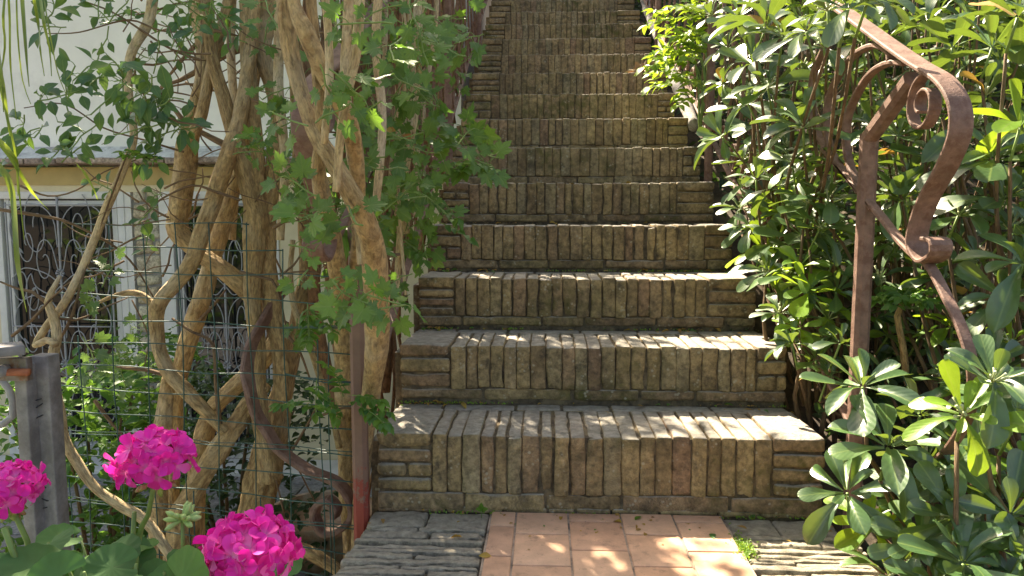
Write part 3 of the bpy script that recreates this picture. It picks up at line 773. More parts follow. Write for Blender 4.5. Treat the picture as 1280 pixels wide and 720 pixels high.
trunk(mb, [(352, 420, 20), (330, 448, 20), (308, 470, 19), (285, 492, 18), (266, 512, 20), (254, 545, 22), (246, 600, 22), (240, 700, 24), (238, 800, 26)], 2.1, 0, 22, .22)
trunk(mb, [(330, 480, 18), (308, 510, 20), (285, 545, 24), (262, 580, 22), (238, 622, 24), (222, 670, 28), (216, 800, 32)], 1.98, 0, 24, .24)
mb.build('trunk', [BARK], v4)
v5 = empty('climbing_vine', P(432, 720, 1.95), 'smooth pale trunk bowing out beside the brown iron post', 'vine', GV)
mb = MB()
trunk(mb, [(448, 700, 14), (452, 600, 15), (458, 530, 17), (465, 480, 18), (471, 430, 23), (471, 390, 23), (470, 350, 24), (465, 305, 22), (452, 267, 21), (435, 235, 18), (415, 200, 16), (396, 170, 15), (378, 120, 14), (362, 60, 16), (357, 10, 16), (355, -60, 15)], [1.8, 1.8, 1.78, 1.7, 1.62, 1.55, 1.45, 1.36, 1.28, 1.25, 1.25, 1.27, 1.3, 1.3, 1.3, 1.3], .05, 24, .05, 1.22)
mb.build('trunk', [BARK], v5)
v6 = empty('climbing_vine', P(432, 720, 2.0), 'upright trunk leaning left at the top just left of the brown post', 'vine', GV)
mb = MB()
trunk(mb, [(438, 800, 14), (436, 680, 14), (433, 605, 18), (432, 545, 21), (430, 480, 20), (428, 390, 20), (422, 340, 20), (415, 290, 20), (404, 248, 20), (398, 210, 16), (402, 160, 14), (398, 100, 13), (390, 20, 12), (386, -50, 12)], [1.95]*4 + [1.85, 1.75, 1.65, 1.5, 1.4, 1.3, 1.27, 1.26, 1.26, 1.26], .0, 24, .12)
trunk(mb, [(447, 700, 9), (446, 560, 10), (445, 460, 10), (440, 380, 11), (446, 300, 12), (448, 245, 15), (444, 190, 18), (437, 155, 19), (422, 124, 17), (405, 95, 16), (395, 70, 19), (381, 38, 20), (368, 8, 15), (360, -60, 13)], [1.9, 1.9, 1.85, 1.75, 1.6, 1.45, 1.35, 1.3, 1.26, 1.24, 1.24, 1.24, 1.24, 1.24], .0, 24, .08)
trunk(mb, [(424, 560, 8), (411, 500, 7), (400, 472, 7), (388, 435, 8), (368, 385, 7), (363, 340, 6), (366, 300, 6)], 1.88, .0, 12, .1)
trunk(mb, [(350, 690, 14), (376, 686, 15), (408, 703, 15), (430, 722, 14), (450, 760, 14)], 1.86, .0, 14, .2)
mb.build('trunk', [BARK], v6)
v7 = empty('climbing_vine', P(150, 720, 1.8), 'slender bare vine winding past the gate post at far left', 'vine', GV)
mb = MB()
trunk(mb, [(230, 720, 12), (185, 655, 12), (150, 632, 12), (118, 608, 11), (95, 576, 12), (79, 546, 12), (75, 515, 11), (68, 480, 11), (66, 450, 11), (71, 420, 11), (66, 395, 10), (60, 378, 8), (66, 362, 6), (75, 345, 4)], 1.70, 0, 16, .08)
trunk(mb, [(70, 430, 9), (58, 425, 8), (45, 431, 9), (58, 408, 9), (74, 388, 9), (95, 352, 9), (118, 300, 9), (135, 256, 10), (154, 212, 9), (167, 170, 8), (160, 110, 9), (164, 66, 10), (187, 22, 11), (194, -40, 11)], 1.68, .15, 14, .08)
mb.build('trunk', [BARK_PALE], v7)
v9 = empty('climbing_vine', P(490, 400, 2.1), 'sheaf of thin pale tan stems rising between the brown post and the steps', 'vine', GV)
mb = MB(); random.seed(23)
for k in range(34):
    x0 = random.uniform(462, 516); lean = random.uniform(-.18, .12); Yk = random.uniform(1.85, 3.0); ys = [random.uniform(300, 400) - (Yk - 1.85) * 130, 230, 130, 40, -40]
    w0 = random.choice([3, 4, 5, 7, 9]); xx = x0; pts = []
    for j, yy in enumerate(ys): pts.append((xx + random.uniform(-7, 7), yy if j else max(yy, 240), w0 * (1 - .1 * j))); xx += lean * 90
    trunk(mb, pts, Yk, 0, 10, .1)
for pts, Yk in [([(452, 330, 10), (446, 250, 11), (436, 160, 12), (432, 80, 12), (440, -40, 12)], 1.5), ([(420, 240, 9), (428, 150, 10), (446, 60, 11), (452, -40, 11)], 1.22), ([(405, 180, 8), (412, 90, 9), (405, -40, 10)], 1.2), ([(470, 260, 9), (478, 150, 10), (470, 60, 10), (476, -40, 10)], 1.6),
                ([(350, 300, 9), (356, 200, 10), (348, 100, 11), (352, -40, 11)], 1.9), ([(290, 300, 8), (296, 180, 9), (288, 60, 10), (292, -40, 10)], 2.2)]: trunk(mb, pts, Yk, 0, 14, .1)
mb.build('trunk', [BARK_PALE], v9)
# bundle of reddish stems climbing the rail further up
v8 = empty('climbing_vine', P(520, 330, 2.8), 'curtain of thin reddish brown stems hanging along the upper left railing', 'vine', GV)
mb = MB()
for k in range(95):
    y = random.uniform(2.1, 5.2); x = -.50 - random.uniform(0, .16) - (y - 2.2) * .015; zg = (y - Y0) / TR * RI + .1
    p = np.array([x, y, zg - random.uniform(.0, .5)]); pts = [p]; 
    for s_ in range(6): p = p + np.array([random.uniform(-.05, .05), random.uniform(-.07, .07), random.uniform(.2, .32)]); pts.append(p)
    r = random.choice([.004, .006, .009, .014, .018]); tube(mb, pts, [r, r, r*.95, r*.9, r*.85, r*.8, r*.7], 9, .05, ridge=.2, lump=.3)
mb.build('trunk', [BARK_RED], v8)

# twigs
T = [
 (v7, [(0, 262), (40, 268), (80, 276), (115, 292), (146, 310), (170, 335), (192, 372)], 1.75, 5, .15),
 (v7, [(66, 440), (90, 395), (105, 340), (130, 270), (150, 215), (160, 190)], 1.72, 4, .05),
 (v7, [(60, 380), (40, 365), (20, 360), (0, 352)], 1.7, 5, 0), (v7, [(15, 420), (40, 400), (62, 375), (80, 360)], 1.66, 5, 0),
 (v7, [(60, 395), (95, 400), (130, 385), (160, 372)], 1.7, 4, .1), (v7, [(20, 230), (60, 245), (95, 238), (130, 215), (170, 200)], 1.8, 3, 0),
 (v4, [(300, 62), (285, 68), (252, 86), (225, 100), (203, 108), (195, 120)], 2.2, 8, .1), (v4, [(245, 55), (225, 78), (210, 96)], 2.25, 6, 0),
 (v4, [(300, 190), (280, 180), (236, 156), (221, 140), (195, 110)], 2.2, 10, 0), (v4, [(265, 108), (232, 105), (205, 112), (240, 120), (242, 128), (225, 137)], 2.1, 3, 0),
 (v2, [(300, 250), (270, 240), (240, 232), (200, 250), (180, 270)], 1.9, 4, 0), (v2, [(245, 40), (200, 38), (160, 25), (100, 40), (60, 42)], 1.8, 3, 0),
 (v2, [(250, 75), (215, 62), (180, 40), (140, 15), (100, 0)], 1.8, 4, 0), (v2, [(230, 190), (180, 175), (130, 160), (80, 130), (30, 135)], 1.75, 3, -.1),
 (v2, [(210, 470), (180, 462), (155, 460), (145, 458)], 1.92, 6, 0), (v2, [(275, 530), (270, 480), (266, 430), (240, 415), (215, 398)], 1.9, 6, 0), (v2, [(250, 400), (270, 378), (282, 362)], 2.0, 5, 0),
 (v1, [(300, 340), (325, 346), (340, 350), (350, 375), (360, 420)], 1.86, 5, 0), (v1, [(350, 345), (375, 320), (390, 260), (380, 220)], 1.85, 3, 0), (v1, [(342, 285), (358, 275), (376, 265), (385, 262), (410, 295)], 1.86, 5, 0),
 (v1, [(360, 420), (375, 440), (388, 475)], 1.9, 5, 0), (v1, [(268, 38), (285, 42), (298, 45)], 1.8, 5, 0), (v1, [(316, 125), (340, 133), (355, 140), (375, 128)], 1.8, 4, 0),
 (v6, [(390, 280), (400, 265), (400, 240), (390, 200)], 1.8, 4, 0), (v6, [(460, 210), (440, 205), (420, 206)], 1.8, 3, 0), (v6, [(396, 20), (405, 60), (415, 80)], 1.8, 3, 0), (v6, [(410, 10), (420, 50), (418, 80), (450, 60)], 1.9, 3, 0),
 (v6, [(455, 90), (470, 60), (500, 75), (520, 95), (545, 100)], 2.2, 9, .2), (v6, [(455, 0), (470, 40), (478, 120), (474, 200), (480, 260)], 2.0, 7, .1),
 (v6, [(430, 0), (448, 30), (465, 60), (462, 120)], 1.9, 5, 0), (v6, [(500, 310), (530, 250), (560, 215), (600, 195)], 2.1, 3, 0), (v6, [(480, 300), (510, 200), (520, 100), (560, 60), (590, 48)], 2.2, 4, 0),
 (v5, [(470, 330), (485, 320), (500, 318)], 1.8, 9, 0), (v5, [(455, 225), (460, 230), (465, 240), (462, 250)], 1.82, 7, 0), (v6, [(400, 520), (430, 510), (460, 512), (485, 520)], 1.75, 4, 0), (v6, [(360, 570), (385, 530), (400, 500), (420, 480)], 1.9, 4, 0),
 (v6, [(330, 430), (350, 400), (400, 440), (430, 500)], 2.1, 4, 0), (v6, [(350, 540), (380, 600), (400, 640)], 2.1, 3, 0), (v1, [(355, 640), (350, 620), (345, 600)], 1.9, 3, 0),
 (v7, [(165, 375), (185, 420), (180, 460)], 2.0, 2, 0), (v2, [(118, 500), (140, 530), (155, 545)], 1.95, 5, 0)]
def twigp(v, *a):
    m = MB(); twig(m, *a); m.build('twig', [TWIG], v)
for v, pts, Y, w, dY in T: twigp(v, pts, Y, w, dY)
for k in range(90):      # random fine twigs through the thicket
    v = random.choice([v1, v2, v4, v6]); x = random.uniform(150, 480); y = random.uniform(-10, 380); a = random.uniform(0, 6.28); pts = [(x, y)]
    for s in range(4): a += random.uniform(-.5, .5); x += math.cos(a) * 22; y += math.sin(a) * 18; pts.append((x, y))
    twigp(v, pts, random.uniform(1.6, 2.5), random.uniform(1.5, 3.2))

# leaves of the vines: (vine, px, py, Y, n, spread m, size m, kind)
fol = {v: MB() for v in (v1, v2, v4, v6, v7, v8)}; stm = {v: MB() for v in fol}
FACE = (0, -.8, .55)
def spray(v, px, py, Y, n, rad, s, tm=LB, mat=0): lobed_spray(fol[v], stm[v], P(px, py, Y), n, rad, s * (.8 if tm is LB else .9), tm, FACE, mat)
for a in [(v1,400,105,1.17,5,.035,.062),(v1,430,100,1.17,4,.03,.06),(v1,375,150,1.17,4,.03,.055),(v1,372,348,1.25,4,.02,.05),(v1,455,30,1.2,5,.04,.055),(v1,375,250,1.2,7,.03,.062),(v1,372,310,1.2,5,.02,.05),(v1,395,280,1.2,6,.03,.06),(v1,430,282,1.2,5,.025,.06),(v1,420,140,1.17,4,.03,.055),(v6,470,60,1.3,5,.05,.055),(v6,460,150,1.35,6,.04,.055),(v6,500,110,1.5,6,.06,.055),(v6,540,60,1.7,7,.06,.06),(v6,500,20,1.5,6,.07,.055),(v6,475,200,1.5,10,.05,.055),(v6,505,180,1.7,8,.05,.055),(v6,485,240,1.6,12,.05,.055),(v6,520,230,1.8,10,.05,.06),(v1,400,105,1.72,7,.05,.09),(v1,430,110,1.75,5,.04,.085),(v1,350,120,1.75,6,.04,.07),(v1,375,148,1.75,6,.05,.075),(v1,330,35,1.8,4,.04,.06),(v1,352,14,1.78,5,.03,.055),
          (v1,312,185,1.72,12,.035,.045),(v1,345,205,1.74,9,.035,.05),(v1,392,275,1.72,6,.045,.085),(v1,370,265,1.72,3,.03,.07),(v1,425,282,1.74,5,.04,.08),
          (v6,450,370,1.15,9,.03,.06),(v6,478,372,1.15,6,.028,.058),(v6,425,362,1.17,6,.03,.055),(v6,495,385,1.17,4,.02,.05),(v6,390,240,1.75,6,.05,.07),(v6,440,170,1.85,9,.07,.07),(v6,470,100,1.9,5,.08,.07),
          (v6,455,30,1.9,4,.09,.07),(v6,490,150,1.8,9,.09,.065),(v6,500,220,1.8,12,.08,.065),(v6,480,265,1.75,12,.08,.07),(v6,520,270,2.0,10,.06,.07),(v6,470,310,1.75,9,.06,.065),(v6,540,180,2.1,10,.08,.06),
          (v6,530,120,1.9,8,.09,.065),(v6,510,50,2.1,6,.1,.07),(v6,560,30,2.1,10,.08,.07),(v6,585,45,2.0,7,.04,.08),(v6,590,190,1.95,7,.05,.09),(v6,610,195,1.93,4,.04,.09),(v6,555,215,2.0,7,.06,.075),
          (v6,535,310,2.0,7,.05,.07),(v8,545,70,2.6,10,.1,.06),(v8,560,120,2.7,8,.1,.06),(v6,505,340,1.85,5,.03,.06),
          (v2,112,375,1.7,6,.03,.055),(v2,132,350,1.75,6,.03,.06),(v2,120,440,1.95,7,.05,.07),(v2,150,450,2.1,8,.06,.06),(v2,150,410,2.1,6,.06,.05),(v1,385,400,1.78,5,.035,.06),(v1,375,415,1.78,6,.035,.06)]:
    spray(*a)
for a in [(v6,520+40*math.sin(k_*2.1)-20,20+k_*26,1.75+.02*k_,8,.05,.07) for k_ in range(12)]+[(v6,585,175,1.8,6,.03,.075),(v6,600,200,1.8,6,.03,.075),(v6,470,20,1.5,8,.06,.06),(v1,330,20,1.5,6,.04,.06)]:
    spray(*a)
for a in [(v2,165,130,1.6,16,.05,.05),(v2,190,150,1.62,18,.05,.05),(v2,140,110,1.6,14,.05,.05),(v2,120,85,1.65,10,.05,.045),(v2,205,120,1.62,14,.04,.05),(v2,215,165,1.65,16,.035,.045),(v2,245,20,1.75,20,.045,.04),
          (v2,225,35,1.75,14,.04,.04),(v2,265,15,1.75,12,.04,.04),(v2,90,135,1.6,10,.05,.045),(v2,60,120,1.62,6,.03,.04),(v2,45,165,1.6,9,.035,.055),(v2,25,155,1.6,5,.025,.05),(v2,10,200,1.5,5,.03,.05),
          (v2,100,170,1.62,12,.04,.045),(v2,85,180,1.62,9,.03,.045),(v2,175,190,1.65,12,.03,.045),(v2,190,70,1.8,14,.07,.04),(v2,130,30,1.8,14,.08,.035),(v2,60,30,1.7,12,.03,.05),(v2,115,15,1.75,10,.05,.045),(v2,150,5,1.75,12,.06,.04),
          (v2,140,230,1.7,5,.03,.03),(v2,180,255,1.75,6,.03,.035),(v2,205,245,1.75,6,.03,.035),(v2,185,300,1.9,4,.03,.03),(v4,270,45,1.9,12,.06,.045),(v4,225,10,1.9,14,.06,.045)]:
    spray(*a[:7], tm=OV)
for px, py, d in [(395, 505, (-.8, -.2, .2)), (420, 520, (-.3, -.5, .5)), (440, 500, (1, -.3, .1)), (445, 505, (.8, -.3, -.4)), (400, 480, (.1, -.3, -.8)), (455, 515, (.9, -.6, -.1)), (430, 490, (-.2, -.3, .8)),
                  (380, 385, (.2, -.3, -.8)), (390, 390, (.8, -.3, -.3)), (300, 180, (.8, -.4, .2)), (200, 200, (-.8, -.4, .2))]:
    for q in range(2): pinnate(fol[v6], stm[v6], P(px + random.uniform(-6, 6), py + random.uniform(-6, 6), 1.66), np.array(d) + rng.normal(size=3) * .15, 5, .026, gap=.015)
for px, py, d in [(455, 345, (.3, -.4, -1)), (520, 300, (.6, -.4, -.4)), (545, 250, (.9, -.3, -.1)), (540, 200, (.9, -.2, .3)), (500, 60, (.7, -.2, .6))]:
    for q in range(3): pinnate(fol[v6], stm[v6], P(px, py, 1.95) + rng.normal(size=3) * .04, np.array(d) + rng.normal(size=3) * .3, 5, .03, gap=.018)
# dry and yellow leaves
for px, py in [(400, 200), (497, 172), (405, 205), (395, 195)]: spray(v6, px, py, 1.75, 3, .02, .045, OV, 1)
# dense mass of smaller leaves along the railing and up the left
for k in range(170):
    y = random.uniform(2.05, 4.8); x = -.50 - random.uniform(-.04, .22); zg = (y - Y0) / TR * RI
    c = np.array([x, y, zg + random.uniform(.15, 1.5)]); n = 5
    lobed_spray(fol[v8], None, c, n, .05, random.uniform(.035, .06), LB if random.random() < .5 else OV, FACE)
for v in fol:
    if fol[v].n: fol[v].build('foliage', [LEAF_T if v is v2 else LEAF_V, DRY, GREENSTEM], v)

# crown of the vines, spreading over the pergola height above the frame: it shades the left half of the steps
def scatter(mb, n, f, s=(.05, .09), tm=OV1, upb=(0, 0, .8)):
    for k in range(n):
        p = f(); d = rdir(-.8, .5); leaf(mb, random.choice(tm), p, d, np.array(upb) + rng.normal(size=3) * .5, random.uniform(*s))
random.seed(31)
cl = []
for k in range(230):
    y = random.uniform(1.9, 7.5) if k < 190 else random.uniform(1.9, 3.4); cl.append((random.uniform(-3.2, -1.08 + random.uniform(-.25, .32)), y, max(2.05, 1.1 + .40 * y) + random.uniform(.15, .9)))
for k in range(34):  # clumps added above the left railing, out of view, to shade it
    y = random.uniform(1.8, 3.0); cl.append((random.uniform(-1.1, -.45), y, .98 + .36 * y + random.uniform(0, .5)))
def crownpt():
    c = random.choice(cl); q = rng.normal(size=3) * (.16, .16, .08); return np.array(c) + q
mb = MB(); scatter(mb, 11000, crownpt, (.06, .10)); mb.build('crown', [LEAF_V], v4)

# ------------------------------------------------------------------ unseen tree added over the upper flight to shade it
random.seed(41)
tree = empty('shade_tree', (-1.0, 9.5, 3.4), 'unseen tall leafy tree added to shade the upper steps', 'tree')
mb = MB(); tube(mb, [(-1.0, 9.5, 3.0), (-.9, 9.3, 4.5), (-.7, 8.9, 6.0), (-.5, 8.6, 7.4)], [.17, .14, .11, .06], 18, .1, ridge=.12)
for k in range(9):
    a = k * .7; tube(mb, [(-.75, 9.0, 5.2 + .2*k), (-.75 + .8*math.cos(a), 9.0 + .7*math.sin(a), 5.8 + .2*k), (-.75 + 1.8*math.cos(a), 9.0 + 1.8*math.sin(a), 6.2 + .2*k)], [.06, .04, .015], 8, .2)
mb.build('trunk', [BARK], tree)
cl2 = [(random.uniform(-4.2, 1.2), random.uniform(8.7, 12.8), random.uniform(5.3, 7.6)) for k in range(150)]
mb = MB(); scatter(mb, 9500, lambda: np.array(random.choice(cl2)) + rng.normal(size=3) * .26, (.10, .17)); mb.build('crown', [LEAF_V], tree)

# ------------------------------------------------------------------ spoon-leaved shrubs (right)
random.seed(51); rng = np.random.default_rng(51)
GS = 'spoon-leaved shrubs right of the steps'
BUDS = mat_plain('pale_buds', (.45,.5,.28), .6)
def shrub(name, base, label, whorls, mats=(LEAF_P, LEAF_LIME, DRY), group=GS, stemmat=None, L=.08, tm=SP, n=(9, 13), buds=True):
    r = empty(name, base, label, 'shrub', group); fm = MB(); bm_ = MB(); base = np.array(base)
    hub = base + np.array([0, 0, .15])
    for w in whorls:
        c = np.array(w[0]); l = w[1] if len(w) > 1 else L; ax = np.array(w[2] if len(w) > 2 else (random.uniform(-.35, .35), random.uniform(-.6, .05), 1.0))
        lime = random.random() < .13
        if buds: l *= 1.27
        whorl(fm, c, ax, random.randint(*n), l, tm, 22, 98, 1 if lime else 0)
        ax = ax / np.linalg.norm(ax)
        sm = MB(); k = c - ax * .07; tube(sm, [k, c - ax * .03, c], [.0032, .0028, .003], 6, .03, mat=1)
        mid = (k + hub) / 2 + rng.normal(size=3) * .03 + np.array([0, 0, -.04]); b2 = base + (c - base) * ((.3, .3, 0) if buds else (.6, .6, 0)) + rng.normal(size=3) * (.04, .04, 0); b2[2] = min(b2[2], k[2] - .12) if buds else min(slope(b2[0], b2[1]) - .02, k[2] - .1); h2 = b2 + (k - b2) * (.25, .25, .4) + rng.normal(size=3) * .03; mid = (h2 + k) / 2 + rng.normal(size=3) * .02; tube(sm, [b2, h2, mid, k], [.007, .006, .0045, .0034] if buds else [.006, .0045, .0034, .003], 7, .05, lump=.3); sm.build('branch', [stemmat or TWIG, GREENSTEM], r)
        if buds and random.random() < .35:
            bm_ = MB()
            for q in range(9): 
                d = frame(ax, (1, 0, 0))[:, 1] + rng.normal(size=3) * .6; tube(bm_, [c, c + d * .014, c + d * .02], [.001, .0016, .003], 5, .01)
            bm_.build('flower_buds', [BUDS], r)
    fm.build('foliage', list(mats), r)
    return r
def W(px, py, Y, l=.08, ax=None):
    t = [P(px, py, Y), l]
    if ax: t.append(ax)
    return tuple(t)
shrub('spoon_leaf_shrub', (.88, 1.36, -.08), 'large glossy spoon-leaved shrub nearest the viewer at lower right',
      [W(1110, 560, 1.36, .085, (.05, -.25, 1)), W(1059, 617, 1.40, .08, (-.3, -.5, .7)), W(1187, 598, 1.34, .08, (.1, -.5, .8)), W(1192, 647, 1.28, .085, (0, -.8, .5)), W(1206, 572, 1.38, .085, (.1, -.2, 1)),
       W(1078, 484, 1.46, .09, (-.2, -.2, .9)), W(1270, 528, 1.3, .09, (.2, -.3, 1)), W(1204, 706, 1.2, .085, (0, -.5, .9)), W(1262, 645, 1.25, .08, (-.2, -.8, .6)), W(1150, 520, 1.5, .08), W(1225, 500, 1.45, .08),
       W(1150, 680, 1.3, .07, (-.3, -.6, .7)), W(1130, 630, 1.45, .07), W(1240, 600, 1.42, .08), W(1275, 700, 1.2, .08), W(1160, 575, 1.5, .08), W(1090, 660, 1.42, .07), W(1280, 580, 1.35, .08), W(1230, 680, 1.35, .08), W(1240, 478, 1.22, .07, (-.1, -.5, .9)), W(1205, 520, 1.22, .07, (-.2, -.6, .8)), W(1240, 460, 1.5, .08, (0, -.4, 1)), W(1190, 480, 1.6, .07),
       W(1170, 735, 1.25, .08), W(1110, 720, 1.35, .07), W(1250, 740, 1.2, .08)], n=(10, 14))
shrub('spoon_leaf_shrub', (.86, 2.1, .1), 'bushy bright spoon-leaved shrub between the second to fifth steps and the iron post',
      [W(1010, 366, 2.0, .085), W(975, 392, 2.05, .075, (-.5, -.4, .8)), W(970, 303, 2.25, .09), W(1003, 296, 2.2, .09, (.1, -.4, .9)), W(940, 285, 2.4, .08, (-.5, -.3, .8)), W(1040, 330, 2.1, .09), W(990, 430, 1.95, .06),
       W(1035, 400, 2.0, .08), W(1020, 450, 1.95, .07), W(960, 340, 2.2, .08, (-.4, -.5, .8)), W(1050, 290, 2.2, .08), W(945, 255, 2.5, .07), W(985, 345, 2.1, .08), W(1000, 410, 2.0, .07, (-.3, -.6, .6)), W(1045, 365, 2.0, .08), W(925, 262, 2.6, .07), W(1035, 470, 1.9, .06), W(975, 270, 2.4, .08),
       W(1015, 325, 2.2, .085), W(955, 315, 2.3, .08), W(945, 225, 2.3, .08), W(975, 235, 2.2, .085), W(1010, 255, 2.05, .08), W(1035, 250, 2.0, .075), W(990, 205, 2.1, .08, (-.3, -.4, .8)), W(1025, 285, 2.0, .08), W(925, 235, 2.5, .075, (-.5, -.3, .8)), W(1050, 430, 1.85, .07), W(1000, 335, 2.05, .08), W(1040, 205, 2.0, .07)])
shrub('spoon_leaf_shrub', (.92, 2.9, .45), 'tall sunlit spoon-leaved shrub hanging over the railing beside the middle steps',
      [W(903, 172, 2.6, .10, (-.7, -.3, .6)), W(1004, 160, 1.9, .10, (-.2, -.4, .9)), W(957, 36, 2.1, .10), W(925, 22, 2.3, .10, (-.4, -.3, .9)), W(979, 47, 2.0, .10), W(1051, 30, 2.1, .10, (0, -.2, 1)), W(940, 80, 2.3, .10, (-.4, -.3, .8)), W(960, 110, 2.15, .10, (-.3, -.5, .7)),
       W(1000, 90, 2.7, .09), W(935, 130, 2.35, .09, (-.5, -.3, .8)), W(980, 150, 2.8, .09), W(1030, 130, 2.7, .09), W(910, 60, 2.9, .10, (-.7, -.2, .7)), W(1010, 10, 2.5, .10), W(945, 5, 2.7, .10), W(970, 200, 2.7, .09), W(930, 200, 2.8, .08, (-.5, -.3, .8)), W(1020, 220, 2.5, .09), W(1000, 240, 2.5, .08), W(1080, 10, 2.3, .09), W(1060, 50, 2.5, .09), W(1035, 14, 1.62, .07, (-.2, -.3, 1)), W(1060, 12, 1.45, .075, (0, -.5, .9)), W(1085, 0, 1.45, .07, (.1, -.5, .9)), W(1008, 40, 1.75, .075, (-.4, -.3, .9)), W(1030, 60, 1.9, .07, (-.3, -.5, .8)),
       W(905, 105, 3.0, .09, (-.7, -.2, .6)), W(890, 20, 3.0, .09, (-.6, -.2, .8)), W(985, 185, 2.7, .09, (-.2, -.5, .7)), W(950, 160, 2.8, .09, (-.4, -.4, .7))], n=(9, 14))
shrub('spoon_leaf_shrub', (1.12, 1.75, 0), 'deep green spoon-leaved shrub behind the swan neck of the handrail',
      [W(1198, 270, 1.75, .09, (.1, -.4, .9)), W(1262, 288, 1.7, .09, (.3, -.4, .9)), W(1232, 120, 1.8, .10), W(1272, 22, 1.6, .11, (.1, -.3, 1)), W(1226, 458, 1.75, .08), W(1260, 375, 1.6, .09, (-.5, -.4, .7)), W(1123, 170, 2.0, .09), W(1165, 200, 2.0, .09), W(1130, 250, 2.0, .09),
       W(1240, 200, 1.7, .1, (-.1, -.5, .9)), W(1275, 160, 1.6, .1), W(1180, 350, 1.9, .08), W(1225, 330, 1.8, .09), W(1120, 300, 2.1, .08), W(1190, 60, 2.0, .1), W(1240, 60, 1.8, .1), W(1278, 330, 1.55, .09), W(1190, 410, 1.9, .07), W(1265, 430, 1.6, .08), W(1160, 30, 2.2, .09), W(1100, 20, 2.4, .09),
       W(1215, 160, 1.9, .1), W(1255, 250, 1.7, .1, (0, -.6, .8)), W(1150, 420, 2.0, .07), W(1110, 420, 2.1, .07), W(1100, 350, 2.1, .08)], n=(9, 13))
def fillshrub(label, n, fx, base, group=GS, name='spoon_leaf_shrub', l=.09, mats=None):
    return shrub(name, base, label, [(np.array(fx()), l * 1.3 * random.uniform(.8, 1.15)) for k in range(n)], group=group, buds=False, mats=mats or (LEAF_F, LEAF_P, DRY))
fillshrub('shaded spoon-leaved shrub filling the bank behind the iron post', 98, lambda: (random.uniform(.82, 1.5), random.uniform(1.95, 2.9), .15 + 1.6 * random.random() ** 1.1), (1.2, 2.5, .3), mats=(LEAF_P, LEAF_P, DRY))
fillshrub('dark spoon-leaved shrub at the right edge behind the nearer shrubs', 90, lambda: (random.uniform(1.25, 2.3), random.uniform(1.7, 2.6), random.uniform(-.1, 1.9)), (1.7, 2.1, 0))
fillshrub('spoon-leaved shrub high up the bank beside the shaded upper steps', 98, lambda: (random.uniform(.85, 2.0), random.uniform(3.2, 5.2), random.uniform(.9, 3.2)), (1.2, 4.2, 1.2))
# low dark undergrowth that closes the bank
mb = MB(); random.seed(61)
def under():
    x = random.uniform(.76, 3.2); y = random.uniform(1.2, 7.5); return np.array([x, y, slope(x, y) + abs(rng.normal()) * .22])
scatter(mb, 12000, under, (.03, .07)); tag(mb.build('undergrowth', [LEAF_D]), 'low dark leafy undergrowth covering the soil bank right of the steps', 'ground cover', kind='stuff')
# hedge closing the view behind the shrubs
hg = empty('evergreen_hedge', (2.8, 4, .5), 'tall dark evergreen hedge behind the shrubs on the right bank', 'hedge')
mb = MB(); random.seed(62)
hc = [(random.uniform(1.9, 3.8) if random.random() < .75 else random.uniform(1.6, 3.0), random.uniform(2.8, 9.5), 0) for k in range(260)]
def hp():
    x, y, _ = random.choice(hc); return np.array([x, y, slope(x, y) + random.uniform(0, 3.6)]) + rng.normal(size=3) * .15
scatter(mb, 14000, hp, (.07, .13)); mb.build('foliage', [LEAF_D], hg)
mb = MB()
for k in range(26):
    x, y, _ = hc[k]; z = slope(x, y); tube(mb, [(x, y, z - .1), (x + .1, y, z + 1.2), (x, y + .1, z + 2.8)], [.03, .025, .01], 7, .2)
mb.build('trunks', [TWIG], hg)
hg2 = empty('evergreen_hedge', (.4, 10.2, 3.4), 'dark evergreen hedge closing the view above the top step', 'hedge')
mb = MB(); scatter(mb, 5000, lambda: np.array([random.uniform(-1.5, 3.5), random.uniform(8.6, 10.6), random.uniform(3.2, 6.5)]), (.09, .15)); mb.build('foliage', [LEAF_D], hg2)

# bright lime shrub at the upper right edge of the steps
lm = empty('lime_shrub', P(875, 140, 3.5), 'small lime green shrub with feathery leaves at the right edge of the middle steps', 'shrub')
fm, sm = MB(), MB(); random.seed(71)
for k in range(46):
    px, py = random.gauss(862, 18), random.uniform(5, 125); pinnate(fm, sm, P(px, py, random.uniform(3.3, 3.7)), (random.uniform(-1, .4), random.uniform(-.8, 0), random.uniform(-.2, .6)), 4, .055, gap=.03)
for k in range(7): p = P(random.uniform(850, 880), random.uniform(20, 110), 3.5); tube(sm, [np.array(lm.location) - (0, 0, .1), (np.array(lm.location) + p) / 2 + (.03, 0, 0), p], [.006, .004, .002], 6, .05)
fm.build('foliage', [LEAF_LIME, DRY, GREENSTEM], lm); sm.build('stems', [GREENSTEM], lm)
# small umbrella-like plant right of the iron post
sp_ = empty('young_shrub', P(1132, 470, 1.9), 'young plant with a flat leafy head on a bare orange stem behind the iron post', 'shrub')
fm, sm, s2 = MB(), MB(), MB(); hd = P(1130, 372, 1.85)
tube(s2, [P(1135, 480, 1.9), P(1128, 430, 1.87), P(1122, 395, 1.85), hd], [.009, .008, .007, .005], 10, .03, lump=.3)
for k in range(16): a = k * .8; pinnate(fm, sm, hd + (0, 0, .0), (math.cos(a), math.sin(a), random.uniform(-.1, .45)), 4, .03, gap=.018)
fm.build('foliage', [LEAF_V, DRY, GREENSTEM], sp_); s2.build('stem', [BARK], sp_)

